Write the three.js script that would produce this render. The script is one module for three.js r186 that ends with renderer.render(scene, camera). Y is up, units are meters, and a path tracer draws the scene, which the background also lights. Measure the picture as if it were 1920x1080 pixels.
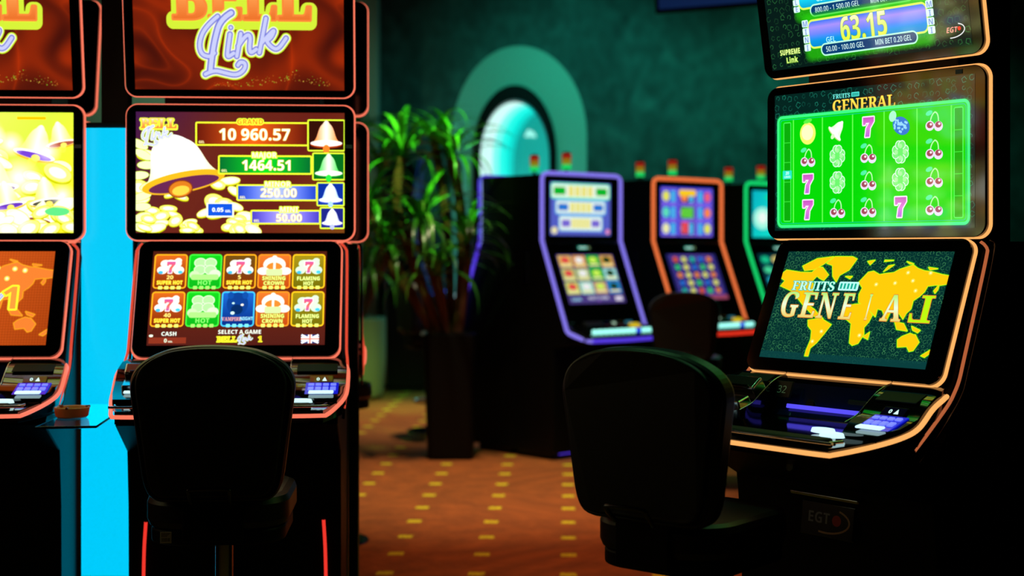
import * as THREE from 'three';
import { mergeGeometries, toCreasedNormals } from 'three/addons/utils/BufferGeometryUtils.js';
import { RoundedBoxGeometry } from 'three/addons/geometries/RoundedBoxGeometry.js';
import { RectAreaLightUniformsLib } from 'three/addons/lights/RectAreaLightUniformsLib.js';
import { ImprovedNoise } from 'three/addons/math/ImprovedNoise.js';
RectAreaLightUniformsLib.init();

// ---------- camera, exposure, lights ----------
const scene = new THREE.Scene();
scene.background = new THREE.Color(0, 0, 0);
const F = 2700, EYE = 1.45, HORIZON = 470;
const camera = new THREE.PerspectiveCamera(2 * Math.atan(540 / F) * 180 / Math.PI, 16 / 9, 0.05, 60);
camera.position.set(0, EYE, 0);
camera.setViewOffset(1920, 1080, 0, 540 - HORIZON, 1920, 1080);
camera.focus = 4.0;
camera.userData.fStop = 2.0;
camera.updateProjectionMatrix();
camera.updateMatrixWorld();
const renderer = new THREE.WebGLRenderer({ antialias: true });
renderer.toneMapping = THREE.LinearToneMapping;
renderer.toneMappingExposure = 1.0;
renderer.shadowMap.enabled = true;

// ceiling spotlights: [x, y, z, target x, y, z, colour, intensity, cone angle, label]
const SPOTS = [
  [-0.3, 4.4, -8.6, -0.2, 0, -8.9, [1, 0.84, 0.5], 44, 0.46, 'warm ceiling spotlight over the middle of the orange carpet aisle'],
  [-0.9, 4.4, -12.6, -0.7, 0, -12.4, [1, 0.88, 0.5], 34, 0.46, 'warm ceiling spotlight over the carpet beside the white planter'],
  [0.9, 4.4, -6.9, 0.6, 0, -7.0, [1, 0.42, 0.2], 18, 0.42, 'reddish ceiling spotlight over the carpet near the black chair'],
  [-0.2, 4.4, -8.2, -0.85, 1.6, -10.8, [0.3, 1, 0.14], 125, 0.30, 'green ceiling spotlight aimed at the potted plants'],
  [1.0, 4.4, -13.2, 0.7, 2.2, -15.5, [0.04, 0.9, 0.66], 12, 0.95, 'teal ceiling spotlight washing the plaster around the arch'],
  [3.4, 4.4, -13.2, 3.2, 2.0, -15.5, [0.05, 0.95, 0.6], 11, 0.95, 'teal ceiling spotlight washing the plaster behind the hanging monitor'],
  [-3.2, 4.4, -12.6, -3.0, 2.2, -15.0, [0.30, 0.75, 0.42], 12, 0.9, 'pale green ceiling spotlight washing the grey wall'],
  [1.2, 4.4, -8.2, 1.6, 1.0, -10.6, [0.1, 1, 0.4], 14, 0.5, 'green ceiling spotlight over the row of slant-top machines'],
  [-0.4, 4.4, -4.6, -0.4, 0.8, -3.9, [0.25, 1, 0.35], 5, 0.7, 'dim green ceiling spotlight over the two black swivel chairs'],
];

// ---------- helpers ----------
const at = (px, py, d) => new THREE.Vector3((px - 960) * d / F, EYE - (py - HORIZON) * d / F, -d);
let seed = 7;
const rnd = () => { seed = (seed * 1664525 + 1013904223) >>> 0; return seed / 4294967296; };
const rr = (a, b) => a + (b - a) * rnd();
const perlin = new ImprovedNoise();
const used = new Map();
function numbered(name) {
  const n = used.get(name) || 0; used.set(name, n + 1);
  return n ? name + '_' + String(n).padStart(3, '0') : name;
}
function shadowed(o) { o.traverse((c) => { if (c.isMesh) { c.castShadow = true; c.receiveShadow = true; } }); return o; }
function thing(name, label, category, pos = [0, 0, 0], turn = 0, group) {
  const o = new THREE.Group(); o.name = numbered(name);
  o.position.set(...pos); o.rotation.y = turn; o.userData = { label, category };
  if (group) o.userData.group = group;
  scene.add(o); return o;
}
function part(parent, name, geo, mat, pos, rot) {
  const m = new THREE.Mesh(geo, mat); m.name = name; m.castShadow = m.receiveShadow = true;
  if (pos) m.position.set(...pos);
  if (rot) m.rotation.set(...rot);
  parent.add(m); return m;
}
function struct(name, geo, mat, pos, label, category) {
  const m = new THREE.Mesh(geo, mat); m.name = name; m.castShadow = m.receiveShadow = true;
  m.userData = { kind: 'structure', label, category };
  if (pos) m.position.set(...pos);
  scene.add(m); return m;
}
const geoCache = new Map();
const cached = (key, make) => { if (!geoCache.has(key)) geoCache.set(key, make()); return geoCache.get(key); };
const rbox = (w, h, d, r = 0.004, s = 2) => cached(['rb', w, h, d, r, s].join(), () => new RoundedBoxGeometry(w, h, d, s, r));
const cyl = (a, b, h, n = 32) => cached(['cy', a, b, h, n].join(), () => new THREE.CylinderGeometry(a, b, h, n));
function rrShape(w, h, r) {
  const s = new THREE.Shape(), x = -w / 2, y = -h / 2;
  s.moveTo(x + r, y); s.lineTo(x + w - r, y); s.absarc(x + w - r, y + r, r, -Math.PI / 2, 0);
  s.lineTo(x + w, y + h - r); s.absarc(x + w - r, y + h - r, r, 0, Math.PI / 2);
  s.lineTo(x + r, y + h); s.absarc(x + r, y + h - r, r, Math.PI / 2, Math.PI);
  s.lineTo(x, y + r); s.absarc(x + r, y + r, r, Math.PI, Math.PI * 1.5);
  return s;
}
function extrude(shape, depth, bevel = 0, seg = 8) {
  return new THREE.ExtrudeGeometry(shape, { depth, bevelEnabled: bevel > 0, bevelSize: bevel, bevelThickness: bevel, bevelSegments: 2, curveSegments: seg });
}
const tube = (pts, r, n = 40, closed = false, radial = 8, tension = 0.5) => new THREE.TubeGeometry(new THREE.CatmullRomCurve3(pts.map((p) => new THREE.Vector3(...p)), closed, 'catmullrom', tension), n, r, radial, closed);
// closed slab from rows {z, y (top), b (bottom), l, r (x range)}
function slab(rows) {
  const pos = [], tri = (a, b, c) => pos.push(...a, ...b, ...c), quad = (a, b, c, d) => { tri(a, b, c); tri(a, c, d); };
  for (let i = 0; i + 1 < rows.length; i++) {
    const p = rows[i], q = rows[i + 1];
    quad([p.l, p.y, p.z], [q.l, q.y, q.z], [q.r, q.y, q.z], [p.r, p.y, p.z]);
    quad([p.l, p.b, p.z], [p.r, p.b, p.z], [q.r, q.b, q.z], [q.l, q.b, q.z]);
    quad([p.r, p.y, p.z], [q.r, q.y, q.z], [q.r, q.b, q.z], [p.r, p.b, p.z]);
    quad([p.l, p.y, p.z], [p.l, p.b, p.z], [q.l, q.b, q.z], [q.l, q.y, q.z]);
  }
  const a = rows[0], e = rows.at(-1);
  quad([a.l, a.y, a.z], [a.r, a.y, a.z], [a.r, a.b, a.z], [a.l, a.b, a.z]);
  quad([e.l, e.y, e.z], [e.l, e.b, e.z], [e.r, e.b, e.z], [e.r, e.y, e.z]);
  const g = new THREE.BufferGeometry();
  g.setAttribute('position', new THREE.Float32BufferAttribute(pos, 3));
  g.setAttribute('uv', new THREE.Float32BufferAttribute(new Float32Array(pos.length / 3 * 2), 2));
  return toCreasedNormals(g, 0.6);
}
// ---------- materials ----------
const std = (o) => new THREE.MeshStandardMaterial(o);
const M = {
  gloss: new THREE.MeshPhysicalMaterial({ color: 0x050506, roughness: 0.07, ior: 1.9 }),
  satin: new THREE.MeshPhysicalMaterial({ color: 0x060607, roughness: 0.5, specularIntensity: 0.35 }),
  matte: std({ color: 0x090a0b, roughness: 0.75 }),
  chrome: std({ color: 0xc8c8cc, roughness: 0.16, metalness: 1 }),
  darkChrome: std({ color: 0x50525a, roughness: 0.2, metalness: 1 }),
  leather: std({ color: 0x0c0d0f, roughness: 0.42 }),
  shell: std({ color: 0x08090b, roughness: 0.5 }),
  whiteKey: std({ color: 0xdddddd, roughness: 0.4, emissive: new THREE.Color(0.62, 0.95, 1), emissiveIntensity: 1.15 }),
  blueKey: std({ color: 0x223399, roughness: 0.3, emissive: new THREE.Color(0.16, 0.2, 1), emissiveIntensity: 1.2 }),
  blueGlass: std({ color: 0x05072a, roughness: 0.15, emissive: new THREE.Color(0.004, 0.008, 0.6), emissiveIntensity: 1 }),
  blueTint: new THREE.MeshPhysicalMaterial({ color: 0x0a1a4a, roughness: 0.12, ior: 1.9 }),
  sticker: std({ color: 0x8f94ad, roughness: 0.8 }),
};
const ledMats = new Map();
function led(hex, k = 1) {
  const key = hex + ':' + k;
  if (!ledMats.has(key)) ledMats.set(key, std({ color: 0x222222, roughness: 0.5, emissive: new THREE.Color(hex), emissiveIntensity: k }));
  return ledMats.get(key);
}
function canvasTex(w, h, draw) {
  const c = document.createElement('canvas'); c.width = w; c.height = h;
  const g = c.getContext('2d'); draw(g, w, h);
  const t = new THREE.CanvasTexture(c); t.colorSpace = THREE.SRGBColorSpace; t.magFilter = THREE.LinearFilter;
  return t;
}
function screenMat(tex, k = 1) {
  return new THREE.MeshPhysicalMaterial({ color: 0x030303, roughness: 0.05, ior: 1.9, emissive: new THREE.Color(1, 1, 1), emissiveIntensity: k, emissiveMap: tex });
}
function noiseTex(n, f, lo, hi, seed0 = 0) {   // grey relief, tiling
  const d = new Uint8Array(n * n * 4);
  for (let y = 0; y < n; y++) for (let x = 0; x < n; x++) {
    let v = 0, a = 0.5, q = f;
    for (let o = 0; o < 4; o++) {
      const u = x / n * Math.PI * 2, w = y / n * Math.PI * 2;
      v += a * perlin.noise(Math.cos(u) * q + seed0, Math.sin(u) * q + Math.cos(w) * q, Math.sin(w) * q + seed0); a *= 0.5; q *= 2;
    }
    const c = Math.max(0, Math.min(255, 255 * (lo + (hi - lo) * (0.5 + v))));
    d.set([c, c, c, 255], (y * n + x) * 4);
  }
  const t = new THREE.DataTexture(d, n, n); t.wrapS = t.wrapT = THREE.RepeatWrapping; t.magFilter = THREE.LinearFilter; t.needsUpdate = true;
  return t;
}

// ---------- room ----------
const GRID = 0.413, CELLS = 6;
const carpetTex = canvasTex(1536, 1536, (g, W) => {
  const s = W / CELLS, img = g.createImageData(W, W);
  for (let y = 0; y < W; y++) for (let x = 0; x < W; x++) {
    const u = x / W * Math.PI * 2, w = y / W * Math.PI * 2;
    let n = perlin.noise(Math.cos(u) * 3, Math.sin(u) * 3 + Math.cos(w) * 3, Math.sin(w) * 3) * 0.5 + perlin.noise(Math.cos(u) * 11, Math.sin(u) * 11 + Math.cos(w) * 11, Math.sin(w) * 11) * 0.3;
    n += (rnd() - 0.5) * 0.45;
    const k = 1 + n * 0.28;
    img.data.set([172 * k, 90 * k, 38 * k, 255], (y * W + x) * 4);
  }
  g.putImageData(img, 0, 0);
  const q = 0.076 / GRID * s;
  for (let j = 0; j < CELLS; j++) for (let i = 0; i < CELLS; i++) {
    const cx = (i + 0.5) * s, cy = (j + 0.5) * s;
    for (let r = 0; r < 12; r++) for (let c = 0; c < 12; c++) {
      if ((r === 0 || r === 11 || c === 0 || c === 11) && rnd() < 0.25) continue;
      const v = 0.86 + rnd() * 0.28;
      g.fillStyle = `rgb(${Math.min(255, 246 * v)},${Math.min(255, 224 * v)},${36 * v})`;
      g.fillRect(cx - q / 2 + c * q / 12, cy - q / 2 + r * q / 12, q / 12 + 0.5, q / 12 + 0.5);
    }
  }
});
carpetTex.wrapS = carpetTex.wrapT = THREE.RepeatWrapping;
const pileTex = noiseTex(256, 9, 0, 1, 3); pileTex.repeat.set(1 / 0.5, 1 / 0.5);
{
  const g = new THREE.BoxGeometry(16, 0.2, 22);
  const yaw = -Math.atan(105 / F), c = Math.cos(yaw), s = Math.sin(yaw), p = g.attributes.position, uv = g.attributes.uv;
  const ox = 0.253, oz = -6.45;                        // one woven square lies here
  for (let i = 0; i < p.count; i++) {
    const x = p.getX(i) - ox, z = p.getZ(i) - 7 - oz;
    uv.setXY(i, (x * c - z * s) / (GRID * CELLS) + 0.5 / CELLS, -(x * s + z * c) / (GRID * CELLS) + 0.5 / CELLS);
  }
  const m = std({ map: carpetTex, roughness: 0.95, bumpMap: pileTex, bumpScale: 0.004 });
  struct('floor', g, m, [0, -0.1, -7], 'orange carpet with a grid of small yellow squares', 'carpet');
}
const plasterTex = canvasTex(1024, 1024, (g, W) => {
  const img = g.createImageData(W, W);
  for (let y = 0; y < W; y++) for (let x = 0; x < W; x++) {
    const u = x / W * 7, v = y / W * 7, wx = perlin.noise(u * 1.7, v * 1.7, 3) * 0.6, wy = perlin.noise(u * 1.7, v * 1.7, 9) * 0.6;
    let n = perlin.noise(u + wx, v + wy, 1) * 0.3 + perlin.noise(u * 2.6 + wx * 2, v * 2 + wy * 2, 5) * 0.35 + perlin.noise(u * 7, v * 5, 2) * 0.18;
    const vein = Math.pow(1 - Math.min(1, Math.abs(perlin.noise(u * 1.3 + wx, v * 1.3 + wy, 7)) * 5), 3);
    const k = 0.62 + n * 0.62 + vein * 0.06;
    img.data.set([84 * k, 122 * k, 118 * k, 255].map((q) => Math.max(0, Math.min(255, q))), (y * W + x) * 4);
  }
  g.putImageData(img, 0, 0);
});
plasterTex.wrapS = plasterTex.wrapT = THREE.MirroredRepeatWrapping; plasterTex.repeat.set(0.22, 0.22);
const plaster = std({ map: plasterTex, roughness: 0.7 });
const darkWall = std({ color: 0x15171a, roughness: 0.9 });
const paleWall = std({ color: 0x8f958c, roughness: 0.85 });
function archPath(P, cx, hw, top, vr, y0) {
  const o = new P(); o.moveTo(cx - hw, y0); o.lineTo(cx - hw, top - vr);
  o.absellipse(cx, top - vr, hw, vr, Math.PI, 0, true); o.lineTo(cx + hw, y0); o.lineTo(cx - hw, y0);
  return o;
}
const WALL_Z = -15.5;
{
  const s = new THREE.Shape([new THREE.Vector2(-8, 0), new THREE.Vector2(8, 0), new THREE.Vector2(8, 4.6), new THREE.Vector2(-8, 4.6)]);
  s.holes.push(archPath(THREE.Path, 0.03, 0.43, 3.21, 0.74, 0.05));
  struct('wall_back', extrude(s, 0.2, 0, 32), plaster, [0, 0, WALL_Z - 0.2], 'mottled dark teal plaster wall with a glowing arch', 'wall');
  const ring = archPath(THREE.Shape, 0.08, 0.723, 3.65, 0.976, 0);
  ring.holes.push(archPath(THREE.Path, 0.03, 0.452, 3.23, 0.75, 0.0005));
  struct('trim_1', extrude(ring, 0.03, 0, 32), std({ color: 0xa7c9b9, roughness: 0.8 }), [0, 0, WALL_Z + 0.001], 'smooth pale green arch surround on the teal wall', 'arch surround');
  const ring2 = archPath(THREE.Shape, 0.03, 0.45, 3.228, 0.75, 0);
  ring2.holes.push(archPath(THREE.Path, 0.03, 0.373, 3.07, 0.62, 0.0005));
  struct('trim_2', extrude(ring2, 0.26, 0, 32), M.satin, [0, 0, WALL_Z - 0.2], 'black inner frame of the glowing arch', 'arch frame');
}
struct('wall_left', new THREE.BoxGeometry(0.2, 4.6, 22), darkWall, [-8.1, 2.3, -7], 'plain dark side wall of the gaming hall', 'wall');
struct('wall_right', new THREE.BoxGeometry(0.2, 4.6, 22), darkWall, [8.1, 2.3, -7], 'plain dark wall across the gaming hall from its pair', 'wall');
struct('wall_front', new THREE.BoxGeometry(16.4, 4.6, 0.2), darkWall, [0, 2.3, 4.1], 'plain dark wall facing the glowing arch', 'wall');
struct('wall_partition', new THREE.BoxGeometry(5.6, 4.6, 0.3), paleWall, [-4.2, 2.3, -15.1], 'plain grey wall section beside the teal plaster', 'wall');
struct('ceiling', new THREE.BoxGeometry(16.4, 0.2, 22.4), std({ color: 0x101214, roughness: 0.9 }), [0, 4.7, -7], 'dark ceiling of the gaming hall', 'ceiling');
{
  const b = struct('baseboard_back', new THREE.BoxGeometry(16, 0.12, 0.03), M.matte, [0, 0.06, WALL_Z + 0.05], 'black skirting board along the teal wall', 'baseboard');
  b.userData.kind = 'structure';
}
// niche: nested glowing arches going back to the side
{
  const n = thing('light_tunnel', 'glowing cyan arched niche of nested light bands in the teal wall', 'wall niche', [0.03, 0, WALL_Z - 0.2]);
  const bands = [[0xd0fff8, 1.05], [0x7cfff2, 1.0], [0x28fbea, 1.0], [0x06f0e0, 1.0], [0x06d8cc, 0.9], [0x06b0a6, 0.8]];
  bands.forEach(([hex, k], i) => {
    const dx = [0.13, 0.2, 0.26, 0.31, 0.36, 0.42][i], s = archPath(THREE.Shape, dx - 0.09, 0.5, 3.16, 0.7, 0);
    s.holes.push(archPath(THREE.Path, dx, 0.373, 3.06 - i * 0.012, 0.61, 0.0005));
    part(n, 'light_arch', extrude(s, 0.07, 0, 32), led(hex, k), [0, 0, -0.075 * (i + 1)]);
  });
  part(n, 'end_panel', extrude(archPath(THREE.Shape, 0.27, 0.46, 3.14, 0.69, 0), 0.03, 0, 32), std({ color: 0x2f8f88, roughness: 0.6, emissive: new THREE.Color(0x0a9c94), emissiveIntensity: 0.55 }), [0, 0, -0.5]);
  const glare = part(n, 'lamp', new THREE.SphereGeometry(0.1, 24, 12, 0, Math.PI * 2, 0, Math.PI / 2), led(0x9ffff0, 1.0), [0.13, 2.72, -0.44]);
  glare.scale.set(1.1, 0.9, 0.5);
  const l = new THREE.PointLight(new THREE.Color(0.2, 1, 0.92), 1.4); l.position.set(0.05, 1.9, 0.3); l.castShadow = true; l.shadow.radius = 12; n.add(l);
}
// ceiling spotlights
for (const [x, y, z, tx, ty, tz, c, k, ang, label] of SPOTS) {
  const o = thing('ceiling_spotlight', label, 'spotlight', [x, 4.6, z]);
  part(o, 'ceiling_plate', cyl(0.06, 0.06, 0.02), M.matte, [0, -0.01, 0]);
  part(o, 'stem', cyl(0.012, 0.012, 0.12, 12), M.matte, [0, -0.07, 0]);
  const dir = new THREE.Vector3(tx - x, ty - y, tz - z).normalize();
  const head = part(o, 'lamp_head', cyl(0.055, 0.045, 0.14), M.matte, [0, -0.16, 0]);
  head.quaternion.setFromUnitVectors(new THREE.Vector3(0, -1, 0), dir);
  const lens = part(o, 'lamp_lens', cyl(0.045, 0.045, 0.006), std({ color: 0x888888, emissive: new THREE.Color(...c), emissiveIntensity: 2 }), [0, -0.16, 0]);
  lens.quaternion.copy(head.quaternion); lens.position.addScaledVector(dir, 0.075);
  const s = new THREE.SpotLight(new THREE.Color(...c), k, 0, ang, 0.8, 2);
  s.position.copy(lens.position).addScaledVector(dir, 0.02); s.target.position.set(tx - x, ty - 4.6, tz - z);
  s.castShadow = true; s.shadow.radius = 6; o.add(s); o.add(s.target);
}
// ---------- screen pictures (flat print) ----------
const MAP = [[-2,24,2,18,12,20,19,20,22,15,25,15,30,22,28,27,25,25,23,23,21,27,23,36,22,41,22,50,27,54,31,59,34,62,28,60,19,50,10,38,1,33,3,28],[12,14,20,7,30,5,25,12,20,17,14,18],[27,11,31,5,42,5,45,7,42,17,37,22,36,28,33,23,31,13],[41,23,45,23,44,25],[25,64,33,62,40,67,37,76,34,84,31,89,31,96,29,96,29,91,30,81,29,73,26,69],[51,48,57,47,60,52,63,57,62,63,60,68,61,74,59,82,56,84,54,82,53,74,52,65,48,61,45,55,46,50],[61,76,64,72,64,78],[50,28,54,19,57,18,61,21,64,20,69,19,72,16,79,12,82,15,86,17,91,18,96,20,100,21,100,28,97,29,94,29,90,30,89,35,87,39,84,43,84,50,82,54,81,59,76,51,73,52,72,61,68,52,65,51,65,58,60,52,56,48,53,46,52,39,53,33],[94,34,96,29,96,33,95,36],[77,62,82,63,85,69,79,68],[87,65,92,68,91,70,88,68],[81,77,83,74,87,71,89,72,90,72,93,78,91,85,89,86,87,82,82,83],[96,89,100,84,100,87,98,90],[52,9,56,8,54,12],[62,8,67,8,62,9],[63,18,65,13,68,12,65,16],[75,9,79,11,77,11],[88,14,93,15,89,16]];
function poly(g, a, W, H) { g.beginPath(); for (let i = 0; i < a.length; i += 2) g[i ? 'lineTo' : 'moveTo'](a[i] / 100 * W, a[i + 1] / 100 * H); g.closePath(); }
function worldMap(g, W, H, fill, edge, glow) {
  for (const [w, st] of [[16, glow], [8, edge]]) { g.lineJoin = 'round'; g.lineWidth = w * W / 1024; g.strokeStyle = st; for (const a of MAP) { poly(g, a, W, H); g.stroke(); } }
  g.fillStyle = fill; for (const a of MAP) { poly(g, a, W, H); g.fill(); }
}
function txt(g, s, x, y, size, fill, { font = 'sans-serif', bold = true, sx = 1, align = 'center', stroke, lw = 0, rot = 0, italic = false } = {}) {
  g.save(); g.translate(x, y); g.rotate(rot); g.scale(sx, 1); if (italic) g.transform(1, 0, -0.22, 1, 0, 0);
  g.font = (bold ? 'bold ' : '') + size + 'px ' + font; g.textAlign = align; g.textBaseline = 'middle'; g.lineJoin = 'round';
  if (stroke) { g.strokeStyle = stroke; g.lineWidth = lw; g.strokeText(s, 0, 0); }
  g.fillStyle = fill; g.fillText(s, 0, 0); g.restore();
}
function grad(g, x0, y0, x1, y1, ...stops) { const q = g.createLinearGradient(x0, y0, x1, y1); stops.forEach((c, i) => q.addColorStop(i / (stops.length - 1), c)); return q; }
function box(g, x, y, w, h, r, fill, stroke, lw) {
  g.beginPath(); g.moveTo(x + r, y); g.arcTo(x + w, y, x + w, y + h, r); g.arcTo(x + w, y + h, x, y + h, r); g.arcTo(x, y + h, x, y, r); g.arcTo(x, y, x + w, y, r); g.closePath();
  if (fill) { g.fillStyle = fill; g.fill(); } if (stroke) { g.strokeStyle = stroke; g.lineWidth = lw; g.stroke(); }
}
function ell(g, x, y, a, b, fill, rot = 0, stroke, lw) { g.beginPath(); g.ellipse(x, y, a, b, rot, 0, 7); if (fill) { g.fillStyle = fill; g.fill(); } if (stroke) { g.strokeStyle = stroke; g.lineWidth = lw; g.stroke(); } }
// brush-script word, drawn as strokes in a 670 x 480 box
function linkWord(g, x, y, k) {
  const S = [
    [[250, 14], [170, 60], [128, 190], [100, 330], [88, 420]], [[150, 40], [60, 110], [8, 220], [20, 310], [88, 330], [120, 300]],
    [[50, 452], [110, 420], [190, 440], [280, 460], [340, 420], [350, 370], [310, 360], [292, 385]],
    [[238, 165], [215, 300], [218, 330], [262, 300]], [[318, 160], [285, 322]], [[296, 250], [350, 170], [392, 168], [378, 270], [390, 300], [430, 270]],
    [[505, 50], [452, 295]], [[466, 230], [540, 150], [570, 130], [540, 190], [500, 210], [560, 270], [600, 262], [652, 190]],
  ];
  g.save(); g.translate(x, y); g.scale(k, k); g.lineCap = g.lineJoin = 'round';
  for (const [w, c] of [[96, '#d8ff2e'], [74, '#ffffe8'], [54, '#7c80e0'], [32, '#cfd4ff']]) {
    g.strokeStyle = c; g.lineWidth = w;
    S.forEach((p, i) => {
      g.lineWidth = w * (i === 0 ? 1 : 0.8); g.beginPath(); g.moveTo(...p[0]);
      for (let j = 1; j < p.length - 1; j++) g.quadraticCurveTo(...p[j], (p[j][0] + p[j + 1][0]) / 2, (p[j][1] + p[j + 1][1]) / 2);
      g.lineTo(...p.at(-1)); g.stroke();
    });
    if (w > 30) ell(g, 245, 118, w * 0.35, w * 0.35, c);
  }
  g.restore();
}
function bellWord(g, x, y, size, sx = 1) {
  txt(g, 'BELL', x, y + size * 0.05, size, '#e8ff3a', { font: 'serif', sx, stroke: '#d9f53a', lw: size * 0.26 });
  txt(g, 'BELL', x, y, size, grad(g, 0, -size / 2, 0, size / 2, '#fff2d0', '#ff9a4a', '#e8631e'), { font: 'serif', sx, stroke: '#ff8a3c', lw: size * 0.07 });
}
const clampN = (v) => Math.max(0, Math.min(1, v));
function silk(g, W, H, base, hi, z) {   // soft swirling red-brown artwork of the attract screen
  const img = g.createImageData(W, H);
  for (let y = 0; y < H; y++) for (let x = 0; x < W; x++) {
    const u = x / W * 3, v = y / H * 2, w = perlin.noise(u, v, z) * 1.6;
    const n = clampN(0.45 + perlin.noise(u * 0.6 + w, v * 1.4 + w, z + 4) * 0.55), r = Math.pow(1 - Math.abs(perlin.noise(u * 0.8 + w * 0.5, v + w, z + 8)), 14) * 0.35;
    const k = n + r;
    img.data.set([base[0] + (hi[0] - base[0]) * k, base[1] + (hi[1] - base[1]) * k, base[2] + (hi[2] - base[2]) * k, 255], (y * W + x) * 4);
  }
  g.putImageData(img, 0, 0);
}
const T = {};
T.bellTop = canvasTex(1024, 576, (g, W, H) => {
  silk(g, W, H, [52, 12, 10], [176, 48, 10], 2);
  bellWord(g, 528, 150, 270, 0.96);
  linkWord(g, 310, 205, 0.66);
  for (let i = 0; i < 170; i++) { const x = rr(380, 960); g.fillStyle = ['#e9c04a', '#8fdc30', '#d06a20'][i % 3]; g.globalAlpha = rr(0.3, 1); const s = rr(1.5, 5); g.fillRect(x, 556 - rnd() * rnd() * 60 - Math.max(0, 30 - Math.abs(x - 760) / 6), s, s); }
  g.globalAlpha = 1;
});
function coins(g, n, x0, x1, y0, y1, R) {
  for (let i = 0; i < n; i++) {
    const x = rr(x0, x1), y = y0 + (y1 - y0) * Math.sqrt(i / n), a = rr(0.8, 1.2) * R, b = a * rr(0.35, 0.75), t = rr(-0.5, 0.5);
    ell(g, x, y + a * 0.16, a, b, '#b8b800', t); ell(g, x, y, a, b, i % 3 ? '#f4ff7a' : '#ffffc0', t, '#d8d820', R * 0.07); ell(g, x, y, a * 0.62, b * 0.6, '#ffffd8', t);
  }
}
function bell(g, x, y, s, c1, c2, hi) {
  g.beginPath(); g.moveTo(x - 0.2 * s, y - 0.75 * s); g.quadraticCurveTo(x, y - 1.15 * s, x + 0.2 * s, y - 0.75 * s);
  g.bezierCurveTo(x + 0.6 * s, y - 0.4 * s, x + 0.4 * s, y + 0.2 * s, x + 0.95 * s, y + 0.5 * s); g.lineTo(x - 0.95 * s, y + 0.5 * s);
  g.bezierCurveTo(x - 0.4 * s, y + 0.2 * s, x - 0.6 * s, y - 0.4 * s, x - 0.2 * s, y - 0.75 * s); g.closePath();
  g.fillStyle = grad(g, x - s * 0.8, y, x + s * 0.8, y, c1, hi, c1); g.fill();
  ell(g, x, y + 0.52 * s, 0.95 * s, 0.24 * s, c2); ell(g, x, y + 0.45 * s, 0.95 * s, 0.2 * s, hi); ell(g, x, y + 0.8 * s, 0.2 * s, 0.26 * s, c1);
}
T.bellMid = canvasTex(1024, 608, (g) => {
  g.setTransform(1024 / 387, 0, 0, 608 / 232, -253 * 1024 / 387, -208 * 608 / 232);   // drawn in a 387 x 232 frame
  g.fillStyle = grad(g, 253, 208, 640, 440, '#3a1440', '#5c2016', '#5a1a12', '#6b3a10'); g.fillRect(253, 208, 387, 232);
  coins(g, 26, 256, 480, 290, 436, 17);
  for (let i = 0; i < 9; i++) ell(g, rr(256, 280), 270 + i * 20, 18, 8, '#f0ffb0', rr(-0.4, 0.9), '#9ab000', 1);
  // large tilted golden bell
  g.save(); g.translate(335, 315); g.rotate(-0.2);
  g.beginPath(); g.moveTo(-38, -52); g.quadraticCurveTo(-10, -80, 22, -52); g.bezierCurveTo(52, -34, 40, 4, 74, 24); g.lineTo(-74, 24); g.bezierCurveTo(-44, 4, -60, -36, -38, -52); g.closePath();
  g.fillStyle = grad(g, -74, 0, 74, 0, '#e8ffae', '#ffffff', '#fffff0', '#f4f4b0'); g.fill();
  ell(g, 0, 28, 78, 20, '#e0a81a'); ell(g, 0, 32, 66, 13, '#5c2148'); ell(g, -8, 40, 22, 16, '#c8701a', 0, '#7a2c10', 2); ell(g, -8, 43, 16, 9, '#ffc040'); g.restore();
  coins(g, 14, 258, 470, 405, 436, 15);
  bellWord(g, 295, 231, 24, 1.05); linkWord(g, 264, 234, 0.083);
  const row = (x, y, w, h, c1, c2, num, name, nx, nameC, sz, k) => {
    box(g, x, y, w, h, 2, grad(g, x, 0, x + w, 0, c1, c2, c1), '#e6ff2e', 3);
    txt(g, num, x + w * k, y + h / 2 + 1, sz, '#fffbe0', { stroke: '#d8b400', lw: 1.6, sx: 0.98 });
    txt(g, name, nx, y - 2, 13.5, nameC, { stroke: '#d9ff38', lw: 3.4, sx: 1.05 });
    txt(g, 'GEL', x + 10, y + h - 6, 6, '#fff6b0');
  };
  row(364, 228, 208, 43, '#5a1408', '#e05a14', '10 960.57', 'GRAND', 464, '#e87018', 31, 0.52);
  row(406, 292, 172, 34, '#056028', '#0ac81e', '1464.51', 'MAJOR', 490, '#f6ffd0', 27, 0.52);
  row(440, 348, 148, 29, '#1c3ab4', '#a9b8ff', '250.00', 'MINOR', 515, '#f6ffd0', 23, 0.52);
  row(466, 397, 128, 25, '#3f34b0', '#b0a8ff', '50.00', 'MINI', 536, '#f6ffd0', 20, 0.55);
  [[572, 222, 68, 59, '#2c0c06', '#ff7a28', '#9c3008', '#fff0e0'], [581, 286, 59, 51, '#046018', '#28d83c', '#0a8c20', '#f0ffe0'], [589, 343, 50, 44, '#0a2a90', '#a0c8ff', '#3a58c8', '#ffffff'], [595, 391, 44, 40, '#1a2078', '#b0b8ff', '#4a48b8', '#ffffff']].forEach(([x, y, w, h, bg, c1, c2, hi]) => {
    box(g, x, y, w, h, 2, bg, '#dcff34', 2.6); bell(g, x + w / 2, y + h * 0.52, w * 0.46, c1, c2, hi);
  });
  box(g, 383, 382, 51, 28, 2, '#f8ffd0'); box(g, 386, 384, 45, 23, 1, '#0f4cc8'); txt(g, '0.05', 404, 396, 11, '#ffffff'); txt(g, 'GEL', 423, 398, 6, '#ffffff');
});
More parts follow.
